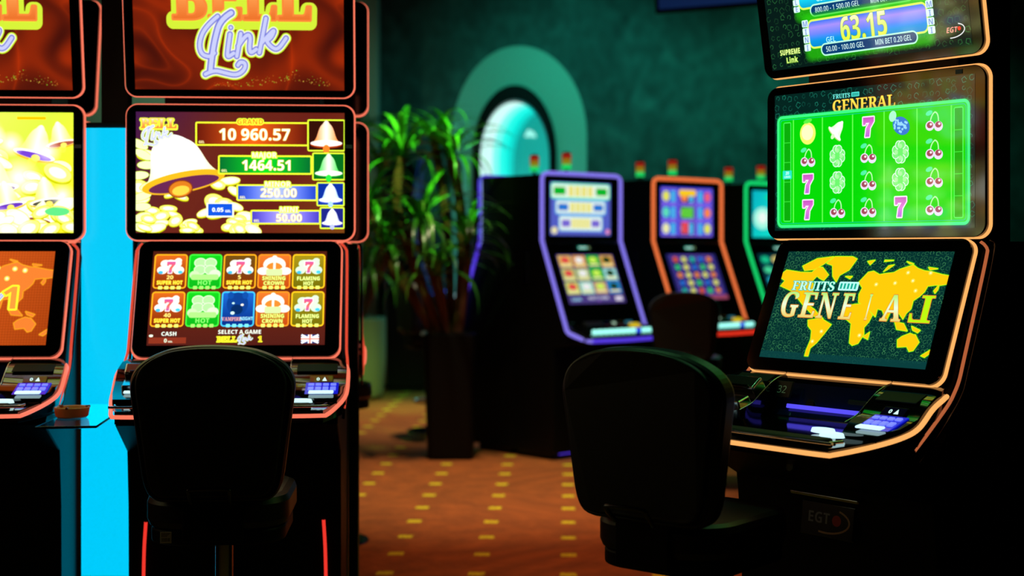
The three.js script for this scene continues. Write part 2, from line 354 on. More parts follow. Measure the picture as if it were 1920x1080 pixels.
T.coinMid = canvasTex(1024, 608, (g, W, H) => {
  g.fillStyle = grad(g, 0, 0, W, H, '#f4ff90', '#d8f060', '#c8e83c', '#e8d820'); g.fillRect(0, 0, W, H);
  coins(g, 60, 0, W, 20, H, 70);
  const halo = (x, y, r, c) => { const q = g.createRadialGradient(x, y, 0, x, y, r); q.addColorStop(0, c); q.addColorStop(1, 'rgba(255,255,255,0)'); g.fillStyle = q; g.fillRect(x - r, y - r, 2 * r, 2 * r); };
  for (const [x, y, s2, t, m] of [[180, 160, 150, -0.2, '#6030b0'], [420, 210, 150, -0.4, '#5a2a6c'], [640, 330, 120, -0.1, '#4c2a6a'], [845, 165, 110, 0.25, '#6a3ac0'], [960, 120, 80, -0.2, '#a8503a'], [700, 430, 90, -0.2, '#6030b0'], [890, 410, 90, -0.15, '#4a4438'], [865, 510, 70, 0.2, '#7a2a20']]) {
    g.save(); g.translate(x, y); g.rotate(t); bell(g, 0, 0, s2, '#d8ec40', '#e0b020', '#ffffe0'); ell(g, 0, s2 * 0.5, s2 * 0.8, s2 * 0.14, m); ell(g, s2 * 0.1, s2 * 0.58, s2 * 0.2, s2 * 0.16, '#e8d860'); g.restore();
  }
  coins(g, 16, 500, W, 470, 600, 55);
  ell(g, 945, 500, 60, 22, '#58d078'); halo(900, 200, 70, 'rgba(225,215,255,0.95)');
  for (const [x, y, r] of [[670, 530, 60], [760, 545, 70], [720, 160, 70], [640, 120, 60], [970, 420, 70], [580, 240, 120], [760, 330, 110], [560, 130, 140]]) halo(x, y, r, 'rgba(255,255,245,1)');
  g.fillStyle = '#ffb400'; g.fillRect(750, 22, 140, 14);
});
function seven(g, x, y, s, c = '#e07ad8', edge = '#ffe8ff') {
  g.beginPath(); [[-0.55, -0.8], [0.6, -0.8], [0.6, -0.45], [0.2, 0.1], [0.12, 0.8], [-0.32, 0.8], [-0.2, 0.1], [0.12, -0.35], [-0.25, -0.35], [-0.3, -0.2], [-0.55, -0.2]].forEach(([a, b], i) => g[i ? 'lineTo' : 'moveTo'](x + a * s, y + b * s));
  g.closePath(); g.lineJoin = 'round'; g.strokeStyle = edge; g.lineWidth = s * 0.22; g.stroke(); g.fillStyle = grad(g, x, y - s, x, y + s, '#c04ab8', c, '#b060d8'); g.fill();
}
T.menu = canvasTex(1024, 576, (g, W, H) => {
  g.fillStyle = grad(g, 0, 0, 0, H, '#4a1a10', '#64220f', '#4c1a14'); g.fillRect(0, 0, W, H);
  const kinds = [['r', 'g', 'y', 'c', 'f'], ['r', 'g', 'v', 'c', 'f']];
  for (let j = 0; j < 2; j++) for (let i = 0; i < 5; i++) {
    const x = 14 + i * 203, y = 22 + j * 232, w = 186, h = 206, k = kinds[j][i];
    const col = { r: ['#d8661a', '#7a2408', '#ffb01c'], g: ['#12c81a', '#0aa818', '#3cf03c'], y: ['#6a4a10', '#7a2a08', '#ffb01c'], v: ['#1a64c8', '#062878', '#3cc8ff'], c: ['#e07428', '#b84410', '#ff9420'], f: ['#a08a14', '#6a6408', '#ffc81c'] }[k];
    box(g, x, y, w, h, 16, grad(g, 0, y, 0, y + h, col[0], col[1]), col[2], 8);
    const cx = x + w / 2, cy = y + 76;
    if (k === 'r' || k === 'y' || k === 'f') {
      const b = k === 'f' ? '#d8ffd0' : '#fffce8';
      for (const [a, e, r] of [[-48, 20, 30], [48, 20, 32], [0, -10, 44], [-30, -20, 30], [34, -22, 30], [44, -40, 20]]) ell(g, cx + a, cy + e, r, r * 0.8, b);
      ell(g, cx - 56, cy + 34, 14, 10, '#40b8e0'); ell(g, cx + 58, cy + 32, 14, 10, '#48c8e8');
      seven(g, cx + 2, cy + 2, 44, '#ff6a50', '#fff8f0');
      if (k === 'f') { txt(g, 'FLAMING', cx, y + 148, 34, '#f4ffa0', { sx: 0.9, stroke: '#88a000', lw: 4 }); txt(g, 'HOT', cx, y + 178, 32, '#f4ffa0', { sx: 0.95, stroke: '#88a000', lw: 4 }); }
      else { txt(g, k === 'y' ? '5' : j ? '40' : '20', cx, y + 140, 34, '#fff27a', { sx: 1.1 }); txt(g, 'SUPER HOT', cx, y + 172, 33, '#ffef50', { sx: 0.86, stroke: '#e8a800', lw: 5 }); }
    } else if (k === 'g') {
      for (const [a, e] of [[-30, -26], [30, -26], [-30, 18], [30, 18]]) ell(g, cx + a, cy + e, 34, 28, '#b0ff9c', 0, '#e0ffd0', 5);
      ell(g, cx - 60, cy + 50, 30, 26, '#c8ffb0'); ell(g, cx + 58, cy + 44, 34, 28, '#d8ffc8');
      box(g, x + 12, cy + 46, w - 24, 34, 14, '#a8f080'); txt(g, 'HOT', cx, y + 174, 38, '#8cff70', { sx: 1.1 });
    } else if (k === 'c') {
      ell(g, cx, cy - 14, 66, 48, '#fff8e8'); ell(g, cx, cy + 8, 48, 36, '#e8862c'); box(g, cx - 7, cy - 60, 14, 90, 5, '#fff8e8'); ell(g, cx, cy - 60, 14, 12, '#fffce8'); ell(g, cx - 64, cy + 26, 36, 24, '#fff8e8'); ell(g, cx + 64, cy + 26, 36, 24, '#fff8e8'); box(g, cx - 48, cy + 14, 96, 40, 8, '#d0f0a0');
      txt(g, 'SHINING', cx, y + 146, 34, '#f0ff8a', { sx: 0.95, stroke: '#9a9a10', lw: 4 }); txt(g, 'CROWN', cx, y + 176, 33, '#f0ff8a', { sx: 1, stroke: '#9a9a10', lw: 4 });
    } else {
      ell(g, cx - 4, cy - 4, 62, 70, '#0c3c8c'); ell(g, cx - 44, cy - 56, 18, 22, '#0e4aa0'); ell(g, cx + 40, cy - 56, 18, 22, '#0e4aa0'); ell(g, cx - 6, cy + 30, 34, 30, '#06285c');
      ell(g, cx - 28, cy - 8, 8, 6, '#c8fff0'); ell(g, cx + 24, cy + 2, 9, 7, '#ffffe0'); ell(g, cx - 30, cy + 52, 12, 10, '#d0fff0');
      txt(g, 'VAMPIRE', cx - 34, y + 164, 30, '#ffb0a0', { font: 'serif', sx: 0.8 }); txt(g, 'NIGHT', cx + 52, y + 162, 28, '#a8f0ff', { sx: 0.85 });
    }
    for (let q = 0; q < 4; q++) box(g, x + 28 + q * 36, y + h - 12, 24, 20, 4, { v: '#7ae8ff', g: '#a8ff70' }[k] || '#f0ff70');
  }
  txt(g, 'CASH', 124, 506, 34, '#f0fff0', { sx: 1.05 }); g.fillStyle = '#86301c'; g.fillRect(10, 528, 214, 36);
  txt(g, '0', 106, 546, 32, '#e8ffe0'); txt(g, 'GEL', 134, 552, 15, '#e8ffe0'); ell(g, 22, 518, 12, 8, '#f0ffe0');
  txt(g, 'SELECT A GAME', 530, 496, 34, '#f4fff0', { sx: 1.0 });
  txt(g, 'BELL', 458, 540, 44, '#ffc42a', { font: 'serif', stroke: '#f0ff30', lw: 7 }); linkWord(g, 520, 510, 0.13); txt(g, '1', 650, 540, 46, '#ffb428', { font: 'serif', stroke: '#f0ff30', lw: 6 });
  box(g, 886, 514, 104, 52, 6, '#2a3a78'); g.strokeStyle = '#f4f8ff'; g.lineWidth = 13; for (const [a, b, c, d] of [[888, 516, 988, 564], [888, 564, 988, 516]]) { g.beginPath(); g.moveTo(a, b); g.lineTo(c, d); g.stroke(); } g.fillStyle = '#ffffff'; g.fillRect(926, 514, 24, 52); g.fillRect(886, 528, 104, 24); g.fillStyle = '#ff8a7a'; g.fillRect(933, 514, 10, 52); g.fillRect(886, 536, 104, 8);
});
T.orangeMap = canvasTex(1024, 576, (g, W, H) => {
  g.fillStyle = grad(g, 0, 0, W, H, '#a84410', '#d0571a', '#a8400e'); g.fillRect(0, 0, W, H);
  g.strokeStyle = 'rgba(90,30,0,0.3)'; g.lineWidth = 2; for (let x = 0; x < W; x += 16) { g.beginPath(); g.moveTo(x, 0); g.lineTo(x, H); g.stroke(); } for (let y = 0; y < H; y += 16) { g.beginPath(); g.moveTo(0, y); g.lineTo(W, y); g.stroke(); }
  worldMap(g, W, H, '#f08030', '#ffa81e', 'rgba(255,180,30,0.35)');
  for (const [x, y] of [[700, 105], [560, 130], [860, 120], [800, 110], [760, 170]]) { ell(g, x, y, 16, 16, '#ffe060'); ell(g, x, y, 8, 8, '#ffffd0'); }
  bellWord(g, 230, 290, 150); linkWord(g, 430, 180, 0.48); txt(g, '1', 800, 290, 190, '#f59a3c', { stroke: '#f2ff30', lw: 22, sx: 1.15 });
});
function ornaments(g, W, H, c, n, z) {
  g.strokeStyle = c; g.lineWidth = 2.4; g.lineJoin = 'round';
  for (let i = 0; i < n; i++) {
    const cols = Math.ceil(Math.sqrt(n * W / H)), x = ((i % cols) + 0.5 + rr(-0.2, 0.2)) * W / cols, y = (Math.floor(i / cols) + 0.5 + rr(-0.2, 0.2)) * H / Math.ceil(n / cols), s = rr(9, 15), t = rr(0, 3);
    g.globalAlpha = rr(0.3, 0.9); g.beginPath();
    if (i % 3 === 0) g.arc(x, y, s * 0.7, t, t + 5); else for (let q = 0; q < 5; q++) { const a = t + q * 1.4; g[q ? 'lineTo' : 'moveTo'](x + Math.cos(a) * s, y + Math.sin(a) * s); }
    g.stroke();
  }
  g.globalAlpha = 1;
}
T.jackpot = canvasTex(1024, 576, (g, W, H) => {
  g.fillStyle = '#061a16'; g.fillRect(0, 0, W, H); ornaments(g, W, H, '#2f7a3c', 420);
  const panel = (x, y, w, h, c, word, num, range, bet, sz, nc) => {
    for (let i = 8; i > 0; i--) box(g, x - 10 - i * 3, y - 10 - i * 3, w + 20 + i * 6, h + 46 + i * 6, 30, `rgba(40,200,10,${0.16})`);
    box(g, x, y, w, h, 26, grad(g, 0, y, 0, y + h, ...c), '#d8ff5a', 8);
    txt(g, num, x + w * 0.48, y + h * 0.5, sz, grad(g, 0, -sz / 2, 0, sz / 2, '#fbffe0', '#d8f870', '#e0ff1c'), { sx: 0.72, stroke: '#6a8a10', lw: 4 });
    txt(g, 'GEL', x + w * 0.19, y + h * 0.78, 30, '#c8fff4', { bold: false });
    box(g, x + 60, y + h - 10, w - 116, 46, 23, '#0a3a6c', '#b8ffd8', 6);
    txt(g, range, x + 84, y + h + 13, 29, '#e0fff4', { align: 'left', bold: false, sx: 0.84 }); txt(g, bet, x + w - 84, y + h + 13, 29, '#e0fff4', { align: 'right', bold: false, sx: 0.78 });
    for (const [sx, q] of [[x - 14, 0], [x + w + 14, 1]]) for (let i = 0; i < word.length; i++) { const hy = (h + 20) / word.length; box(g, sx - 17, y + i * hy - 6, 34, hy - 4, 5, '#d8fff4'); txt(g, word[i], sx, y + (i + 0.5) * hy - 8, Math.min(40, hy), '#8090d0'); }
  };
  panel(190, 190, 640, 150, ['#7ad8ff', '#a8c8ff', '#18d8f0', '#0898c8'], 'MIDDLE', '753.40', '800.00 - 1 500.00 GEL', 'MIN BET 1.00 GEL', 150);
  panel(226, 392, 606, 112, ['#2c6ae0', '#a08af8', '#6a80f8', '#0a90d8', '#0880c0'], 'MINI', '63.15', '50.00 - 100.00 GEL', 'MIN BET 0.20 GEL', 136);
  txt(g, 'SUPREME', 112, 506, 30, '#eaff9a', { sx: 0.85, stroke: '#4a7a10', lw: 4 }); txt(g, 'Link', 118, 540, 32, '#d8ff80', { stroke: '#4a7a10', lw: 4 });
  txt(g, 'EGT', 938, 510, 28, '#ff9a90', { italic: true }); ell(g, 972, 508, 8, 8, '#e03020');
  g.strokeStyle = '#f0f0f0'; g.lineWidth = 4; g.beginPath(); g.ellipse(942, 514, 54, 26, -0.1, -1.0, 1.9); g.stroke();
});
function cherry(g, x, y, s) {
  g.strokeStyle = '#b8ffb0'; g.lineWidth = s * 0.12; g.beginPath(); g.moveTo(x - 0.4 * s, y + 0.2 * s); g.quadraticCurveTo(x - 0.3 * s, y - 0.5 * s, x + 0.1 * s, y - 0.7 * s); g.quadraticCurveTo(x + 0.5 * s, y - 0.6 * s, x + 0.45 * s, y + 0.2 * s); g.stroke();
  ell(g, x - 0.5 * s, y - 0.65 * s, 0.36 * s, 0.2 * s, '#4ff0a0', -0.3);
  for (const d of [-0.42, 0.45]) { ell(g, x + d * s, y + 0.42 * s + (d > 0 ? 0.08 * s : 0), 0.46 * s, 0.42 * s, '#e8e0f8'); ell(g, x + d * s, y + 0.36 * s, 0.32 * s, 0.26 * s, '#a04858'); ell(g, x + d * s + 0.1 * s, y + 0.3 * s, 0.12 * s, 0.1 * s, '#ffffff'); }
}
function clover(g, x, y, s) { for (let i = 0; i < 4; i++) { const t = i * Math.PI / 2; for (const e of [-0.32, 0.32]) ell(g, x + Math.cos(t + e) * 0.52 * s, y + Math.sin(t + e) * 0.62 * s, 0.36 * s, 0.36 * s, '#7cf07c', 0, '#e8fff0', s * 0.08); } ell(g, x, y, 0.3 * s, 0.5 * s, '#6cf06c'); for (let i = 0; i < 4; i++) { const t = i * Math.PI / 2; ell(g, x + Math.cos(t) * 0.45 * s, y + Math.sin(t) * 0.5 * s, 0.2 * s, 0.2 * s, '#a8ffa0'); } }
T.reels = canvasTex(1024, 576, (g, W, H) => {
  g.fillStyle = '#04241f'; g.fillRect(0, 0, W, H); ornaments(g, W, H, '#1f8a70', 430);
  txt(g, 'FRUITS', 372, 30, 25, '#7afff0', { font: 'serif' }); box(g, 424, 20, 42, 18, 3, '#4fe8d8'); g.fillStyle = '#0a6a60'; g.fillRect(428, 25, 34, 3); g.fillRect(428, 31, 34, 3);
  txt(g, 'GENERAL', 486, 70, 66, grad(g, 0, -30, 0, 30, '#fff05a', '#f0e04a', '#ffb060'), { font: 'serif', sx: 1.0, stroke: '#c05a20', lw: 3 });
  for (let i = 6; i > 0; i--) box(g, 20 - i * 2, 96 - i * 2, 976 + i * 4, 462 + i * 4, 24, `rgba(20,255,90,0.12)`);
  box(g, 20, 96, 976, 462, 22, '#06d406', '#3cff86', 12); box(g, 32, 108, 952, 438, 14, null, '#12c89a', 3);
  for (const x of [52, 930]) { box(g, x, 120, 40, 416, 6, '#0aa80a', '#4cff5a', 4); for (let i = 1; i < 5; i++) { g.fillStyle = '#38e838'; g.fillRect(x, 120 + i * 83, 40, 3); } }
  box(g, 46, 322, 52, 36, 4, '#28e8c8'); txt(g, '20', 72, 332, 18, '#d8fff8'); txt(g, 'LINES', 72, 348, 13, '#d8fff8');
  g.fillStyle = '#62ff4e'; for (let i = 0; i < 6; i++) g.fillRect(104 + i * 162, 110, 6, 434);
  const rows = [['o', 'b', '7', 'g', 'c'], ['c', 'v', 'c', 'v', 'c'], ['7', 'v', 'c', 'v', 'c'], ['7', 'c', 'c', '7', 'c']];
  rows.forEach((r, j) => r.forEach((k, i) => {
    const x = 188 + i * 162, y = 166 + j * 108, s = 46;
    if (k === 'o') { ell(g, x, y + 6, 44, 46, '#f0ff6a'); ell(g, x - 2, y + 2, 32, 32, '#fbffc0'); ell(g, x, y - 46, 24, 9, '#58f040', -0.2); }
    if (k === 'b') { g.save(); g.translate(x, y); g.rotate(0.75); bell(g, 0, 0, 46, '#d8ffc0', '#c0e080', '#ffffff'); g.restore(); }
    if (k === 'g') { ell(g, x + 4, y + 6, 44, 34, '#1878d0', 0.5); for (let q = 0; q < 26; q++) ell(g, x + 4 + rr(-34, 34), y + 6 + rr(-24, 26), 5, 5, '#90d8ff'); ell(g, x - 38, y - 34, 18, 22, '#a8ffd0', 0.3); }
    if (k === '7') seven(g, x, y, s * 1.05); if (k === 'c') cherry(g, x, y - 4, s); if (k === 'v') clover(g, x, y, s);
  }));
});
T.yellowMap = canvasTex(1024, 640, (g, W, H) => {
  g.fillStyle = '#05302c'; g.fillRect(0, 0, W, H); ornaments(g, W, H, '#4a9a5a', 900); g.fillStyle = '#0a3f3f'; g.globalAlpha = 0.8; g.fillRect(0, 600, W, 40); g.globalAlpha = 1;
  worldMap(g, W, H, '#ffc60a', '#c8f01a', 'rgba(40,200,10,0.55)');
  for (const [x, y] of [[790, 120], [730, 180], [830, 165], [920, 120], [620, 190], [860, 220], [320, 530], [600, 480], [360, 470]]) { ell(g, x, y, 12, 12, 'rgba(255,240,120,0.6)'); ell(g, x, y, 5, 5, '#ffffd0'); }
  txt(g, 'FRUITS', 230, 208, 74, '#c8ffe8', { font: 'serif', sx: 1.02, stroke: '#18a890', lw: 7 }); box(g, 392, 178, 124, 52, 8, '#b8fff0'); g.fillStyle = '#18a890'; for (let i = 0; i < 5; i++) g.fillRect(402 + i * 22, 188, 12, 32);
  const L = (s, x, sx, fill = grad(g, 0, -90, 0, 80, '#a8e860', '#e8ffd8', '#e8c860')) => txt(g, s, x, 322, 206, fill, { font: 'serif', sx, stroke: '#e08a2c', lw: 8 });
  L('G', 108, 0.78); L('E', 232, 0.8); L('N', 352, 0.72); L('E', 478, 0.6); L('I', 610, 0.22); L('A', 754, 0.76); L('L', 920, -0.98, '#b8f010');
});
// pictures of the slant-top machines
T.slantTop = [
  canvasTex(512, 320, (g, W, H) => { g.fillStyle = '#5560c8'; g.fillRect(0, 0, W, H); [[10, 10, 492, 86, '#0ab82a', '#7affd0'], [46, 110, 420, 80, '#2a78d8', '#70c8ff'], [76, 206, 360, 82, '#7a68d8', '#b0e8ff']].forEach(([x, y, w, h, c, e]) => { box(g, x, y, w, h, 14, '#f4fff0', e, 10); box(g, x + 18, y + 20, w * 0.2, h - 40, 4, c); box(g, x + w * 0.8 - 18, y + 20, w * 0.2, h - 40, 4, c); g.fillStyle = '#f0e87a'; for (let i = 0; i < 4; i++) g.fillRect(x + w * (0.29 + i * 0.11), y + 12, w * 0.085, h - 24); }); ell(g, 34, 290, 26, 22, '#f0e8b0'); ell(g, 488, 296, 18, 16, '#f090c0'); }),
  canvasTex(512, 320, (g, W, H) => { g.fillStyle = '#2a3ad0'; g.fillRect(0, 0, W, H); for (let i = 0; i < 3; i++) for (let j = 0; j < 3; j++) { const x = [10, 186, 350][i], y = 14 + j * 104; box(g, x, y, 150, 92, 6, i === 1 ? '#1a1a60' : '#3048e0', '#9a70f0', 8); box(g, x + (i === 2 ? 14 : 88), y + 10, 44, 74, 4, '#50b8f0'); ell(g, x + (i === 2 ? 108 : 42), y + 46, 34, 34, ['#e8e860', '#f06080', '#60e0c0', '#ff8a50', '#f0f0b0'][(i * 3 + j * 2) % 5]); } box(g, 176, 16, 168, 40, 14, '#ffd020'); box(g, 200, 130, 116, 70, 8, '#60d040'); box(g, 200, 226, 70, 74, 8, '#e84a5a'); }),
  canvasTex(512, 320, (g, W, H) => { g.fillStyle = grad(g, 0, 0, W, H, '#08b8c8', '#10e0d0', '#08c8b8'); g.fillRect(0, 0, W, H); g.fillStyle = '#12f08a'; g.beginPath(); g.moveTo(120, 40); g.lineTo(512, 0); g.lineTo(512, 160); g.closePath(); g.fill(); ell(g, 110, 190, 100, 76, '#a8ffe8'); ell(g, 110, 186, 50, 40, '#f0fff8');  }),
];
T.slantLow = [
  canvasTex(512, 384, (g, W, H) => { g.fillStyle = '#50408a'; g.fillRect(0, 0, W, H); const c = ['#f0c060', '#f0a850', '#18c020', '#e8b048', '#d0d070', '#c8d890', '#20c830', '#a8f0e8', '#d8e070', '#b8f0d8', '#d8b080', '#1890d8']; c.forEach((k, i) => { const x = 8 + (i % 4) * 126, y = 8 + Math.floor(i / 4) * 104; box(g, x, y, 116, 94, 6, k); ell(g, x + 58, y + 36, 36, 24, ['#f05050', '#ffffff', '#d8ff60', '#204020'][i % 4]); g.fillStyle = '#fff4b0'; g.fillRect(x + 12, y + 66, 92, 16); }); txt(g, 'CASH', 70, 350, 34, '#a8f0ff'); txt(g, 'SELECT A GAME', 270, 342, 30, '#f0f0ff', { sx: 0.85 }); txt(g, '1', 270, 368, 26, '#c860ff'); box(g, 424, 332, 66, 36, 4, '#e8e0f0'); }),
  canvasTex(512, 384, (g, W, H) => { g.fillStyle = '#2c2a78'; g.fillRect(0, 0, W, H); for (let i = 0; i < 5; i++) { box(g, 40 + i * 88, 10, 80, 330, 4, '#18206a', '#7a58d0', 6); for (let j = 0; j < 5; j++) ell(g, 80 + i * 88, 44 + j * 66, 27, 24, ['#e05a40', '#e8e878', '#2ab8a8', '#2a70d8', '#f08848', '#38c878'][(i * 7 + j * 5 + i * j) % 6]); } g.fillStyle = '#a04868'; g.fillRect(0, 348, W, 36); }),
  canvasTex(512, 384, (g, W, H) => { g.fillStyle = '#06404a'; g.fillRect(0, 0, W, H); for (let i = 0; i < 4; i++) for (let j = 0; j < 4; j++) ell(g, 70 + i * 124, 50 + j * 92, 50, 32, ['#18c890', '#d8c870', '#28b8d0', '#48e0a0'][(i + j * 3) % 4]); }),
];
T.blank = canvasTex(64, 64, (g) => { g.fillStyle = '#18204a'; g.fillRect(0, 0, 64, 64); });
T.count = canvasTex(128, 48, (g) => { g.fillStyle = '#02030c'; g.fillRect(0, 0, 128, 48); txt(g, '0', 44, 25, 34, '#d0fff8'); g.fillStyle = '#d0fff8'; g.beginPath(); g.moveTo(82, 8); g.lineTo(96, 40); g.lineTo(68, 40); g.fill(); });
T.plate = canvasTex(128, 96, (g) => { g.fillStyle = '#020203'; g.fillRect(0, 0, 128, 96); txt(g, '32', 64, 50, 62, '#f4f8ff', { bold: false }); });
T.badge = canvasTex(512, 256, (g) => { g.fillStyle = '#030304'; g.fillRect(0, 0, 512, 256); txt(g, 'EGT', 170, 116, 120, '#8a8f98', { bold: true, sx: 1.02 }); ell(g, 350, 120, 44, 44, '#c83a26'); g.strokeStyle = '#c8a080'; g.lineWidth = 16; g.beginPath(); g.ellipse(250, 128, 224, 100, 0, -1.0, 1.9); g.stroke(); });
T.tag = canvasTex(96, 96, (g) => { g.fillStyle = '#f2f2ff'; g.fillRect(0, 0, 96, 96); g.fillStyle = '#30364a'; for (let i = 0; i < 4; i++) g.fillRect(10, 10 + i * 9, 76 - i * 9, 4); for (let i = 0; i < 18; i++) g.fillRect(12 + i * 4, 52, rr(1, 3), 30); });
T.slantLogo = canvasTex(256, 64, (g) => { g.fillStyle = '#06120f'; g.fillRect(0, 0, 256, 64); box(g, 40, 12, 150, 40, 12, '#18a088'); for (let i = 0; i < 5; i++) ell(g, 66 + i * 26, 32, 9, 11, '#e8fff4', 0.3); ell(g, 214, 32, 14, 20, '#708858'); });
const SM = {}; for (const k of ['bellTop', 'bellMid', 'coinMid', 'menu', 'orangeMap', 'jackpot', 'reels', 'yellowMap', 'blank', 'count', 'slantLogo']) SM[k] = screenMat(T[k], { bellMid: 1.5, coinMid: 1.45, menu: 1.35, orangeMap: 1.15, reels: 1.1, yellowMap: 1.1, jackpot: 1.2, count: 1.3 }[k] || 1);
SM.slantTop = T.slantTop.map((t) => screenMat(t, 0.95)); SM.slantLow = T.slantLow.map((t) => screenMat(t, 0.85));
SM.blueDark = screenMat(canvasTex(64, 64, (g) => { g.fillStyle = grad(g, 0, 0, 64, 64, '#0a1a3c', '#142a58'); g.fillRect(0, 0, 64, 64); }), 0.8);

// ---------- three-screen slot machines ----------
const AW = 0.698, AH = 0.408, BW = 0.762, BH = 0.456;              // upper displays: picture and glass
const LW = 0.580, LH = 0.335, LBW = 0.676, LBH = 0.412;            // touch display
const screenGeo = (w, h) => cached('scr' + w + h, () => new THREE.PlaneGeometry(w, h));
const bezelGeo = (w, h, r) => cached('bez' + w + h, () => { const g = extrude(rrShape(w - 0.004, h - 0.004, r), 0.036, 0.002, 10); g.translate(0, 0, -0.038); return g; });
const ringGeo = (w, h, r) => cached('ring' + w + h, () => { const s = rrShape(w + 0.008, h + 0.008, r + 0.004); s.holes.push(rrShape(w - 0.004, h - 0.004, r - 0.002)); const g = extrude(s, 0.008, 0.001, 10); g.translate(0, 0, -0.024); return g; });
function display(parent, name, w, h, aw, ah, mat, ledMat, pos, tilt, glowHex, k, dy = 0) {
  const b = part(parent, name, bezelGeo(w, h, 0.036), M.gloss, pos, [tilt, 0, 0]);
  part(b, 'screen', screenGeo(aw, ah), mat, [0, dy, 0.0008]);
  part(b, 'led_frame', ringGeo(w, h, 0.036), ledMat);
  if (k) { const l = new THREE.RectAreaLight(new THREE.Color(glowHex), k, aw, ah); l.position.set(0, dy, 0.01); l.rotation.y = Math.PI; b.add(l); }
  return b;
}
// outline of the button deck on one side, from the touch display down and round to the front
const P = [[0.13, 1.095, 0.350], [0.165, 1.088, 0.362], [0.213, 1.068, 0.367], [0.27, 1.024, 0.366], [0.33, 1.004, 0.360], [0.42, 0.988, 0.342], [0.546, 0.980, 0.312]];
function onP(z) { for (let i = 0; i + 1 < P.length; i++) if (z <= P[i + 1][0]) { const a = P[i], b = P[i + 1], t = (z - a[0]) / (b[0] - a[0]); return { y: a[1] + (b[1] - a[1]) * t, hw: a[2] + (b[2] - a[2]) * t, tilt: Math.atan2(a[1] - b[1], b[0] - a[0]) }; } return { y: 0.980, hw: 0.312, tilt: 0 }; }
const deckGeo = () => cached('deck', () => {
  const tray = [[0.13, 1.09], [0.15, 1.075], [0.178, 1.01], [0.205, 0.985], [0.28, 0.979], [0.40, 0.975], [0.50, 0.971], [0.546, 0.968]];
  return slab(tray.map(([z, y]) => { const hw = onP(z).hw - 0.002; return { z, y, b: Math.max(0.93, Math.min(y - 0.02, 1.06 - (z - 0.13) * 0.9)), l: -hw, r: hw }; }));
});
const consoleGeo = (side) => cached('console' + side, () => slab([0.132, 0.165, 0.19, 0.213, 0.24, 0.27, 0.3, 0.33, 0.37, 0.405].map((z) => {
  const q = onP(z), inner = 0.185 + Math.max(0, z - 0.31) * 0.55; return { z, y: q.y, b: q.y - 0.06 > 0.965 ? q.y - 0.06 : 0.955, l: side > 0 ? inner : -q.hw, r: side > 0 ? q.hw : -inner };
})));
const deckLed = () => cached('deckled', () => {
  const side = P.map(([z, y, hw]) => [hw + 0.004, y - 0.022, z]);
  side[side.length - 1] = [0.322, 0.954, 0.534];
  const right = side.slice(), left = side.map(([x, y, z]) => [-x, y, z]).reverse();
  return tube([...right, [0.300, 0.952, 0.551], [0.15, 0.951, 0.552], [-0.15, 0.951, 0.552], [-0.300, 0.952, 0.551], ...left], 0.0065, 160, false, 8);
});
const sideLed = (s) => cached('sideled' + s, () => tube([[0.335 * s, 1.474, -0.045], [0.350 * s, 1.458, -0.05], [0.356 * s, 1.42, -0.036], [0.359 * s, 1.16, 0.066], [0.360 * s, 1.115, 0.085], [0.364 * s, 1.085, 0.11], [0.366 * s, 1.05, 0.145], [0.364 * s, 0.985, 0.225], [0.361 * s, 0.945, 0.275]], 0.0045, 60, false, 8));
const cabinetGeo = () => cached('cab', () => {
  const s = new THREE.Shape([[0.14, 0.06], [0.15, 0.62], [0.17, 0.80], [0.36, 0.905], [0.34, 0.925], [0.135, 0.94], [0.115, 0.97], [0.10, 1.06], [0.085, 1.10], [-0.05, 1.44], [-0.08, 1.47], [-0.30, 1.47], [-0.30, 0.06]].map(([z, y]) => new THREE.Vector2(z, y)));
  const g = extrude(s, 0.68, 0.005, 4); g.translate(0, 0, -0.34); g.rotateY(-Math.PI / 2); return g;
});
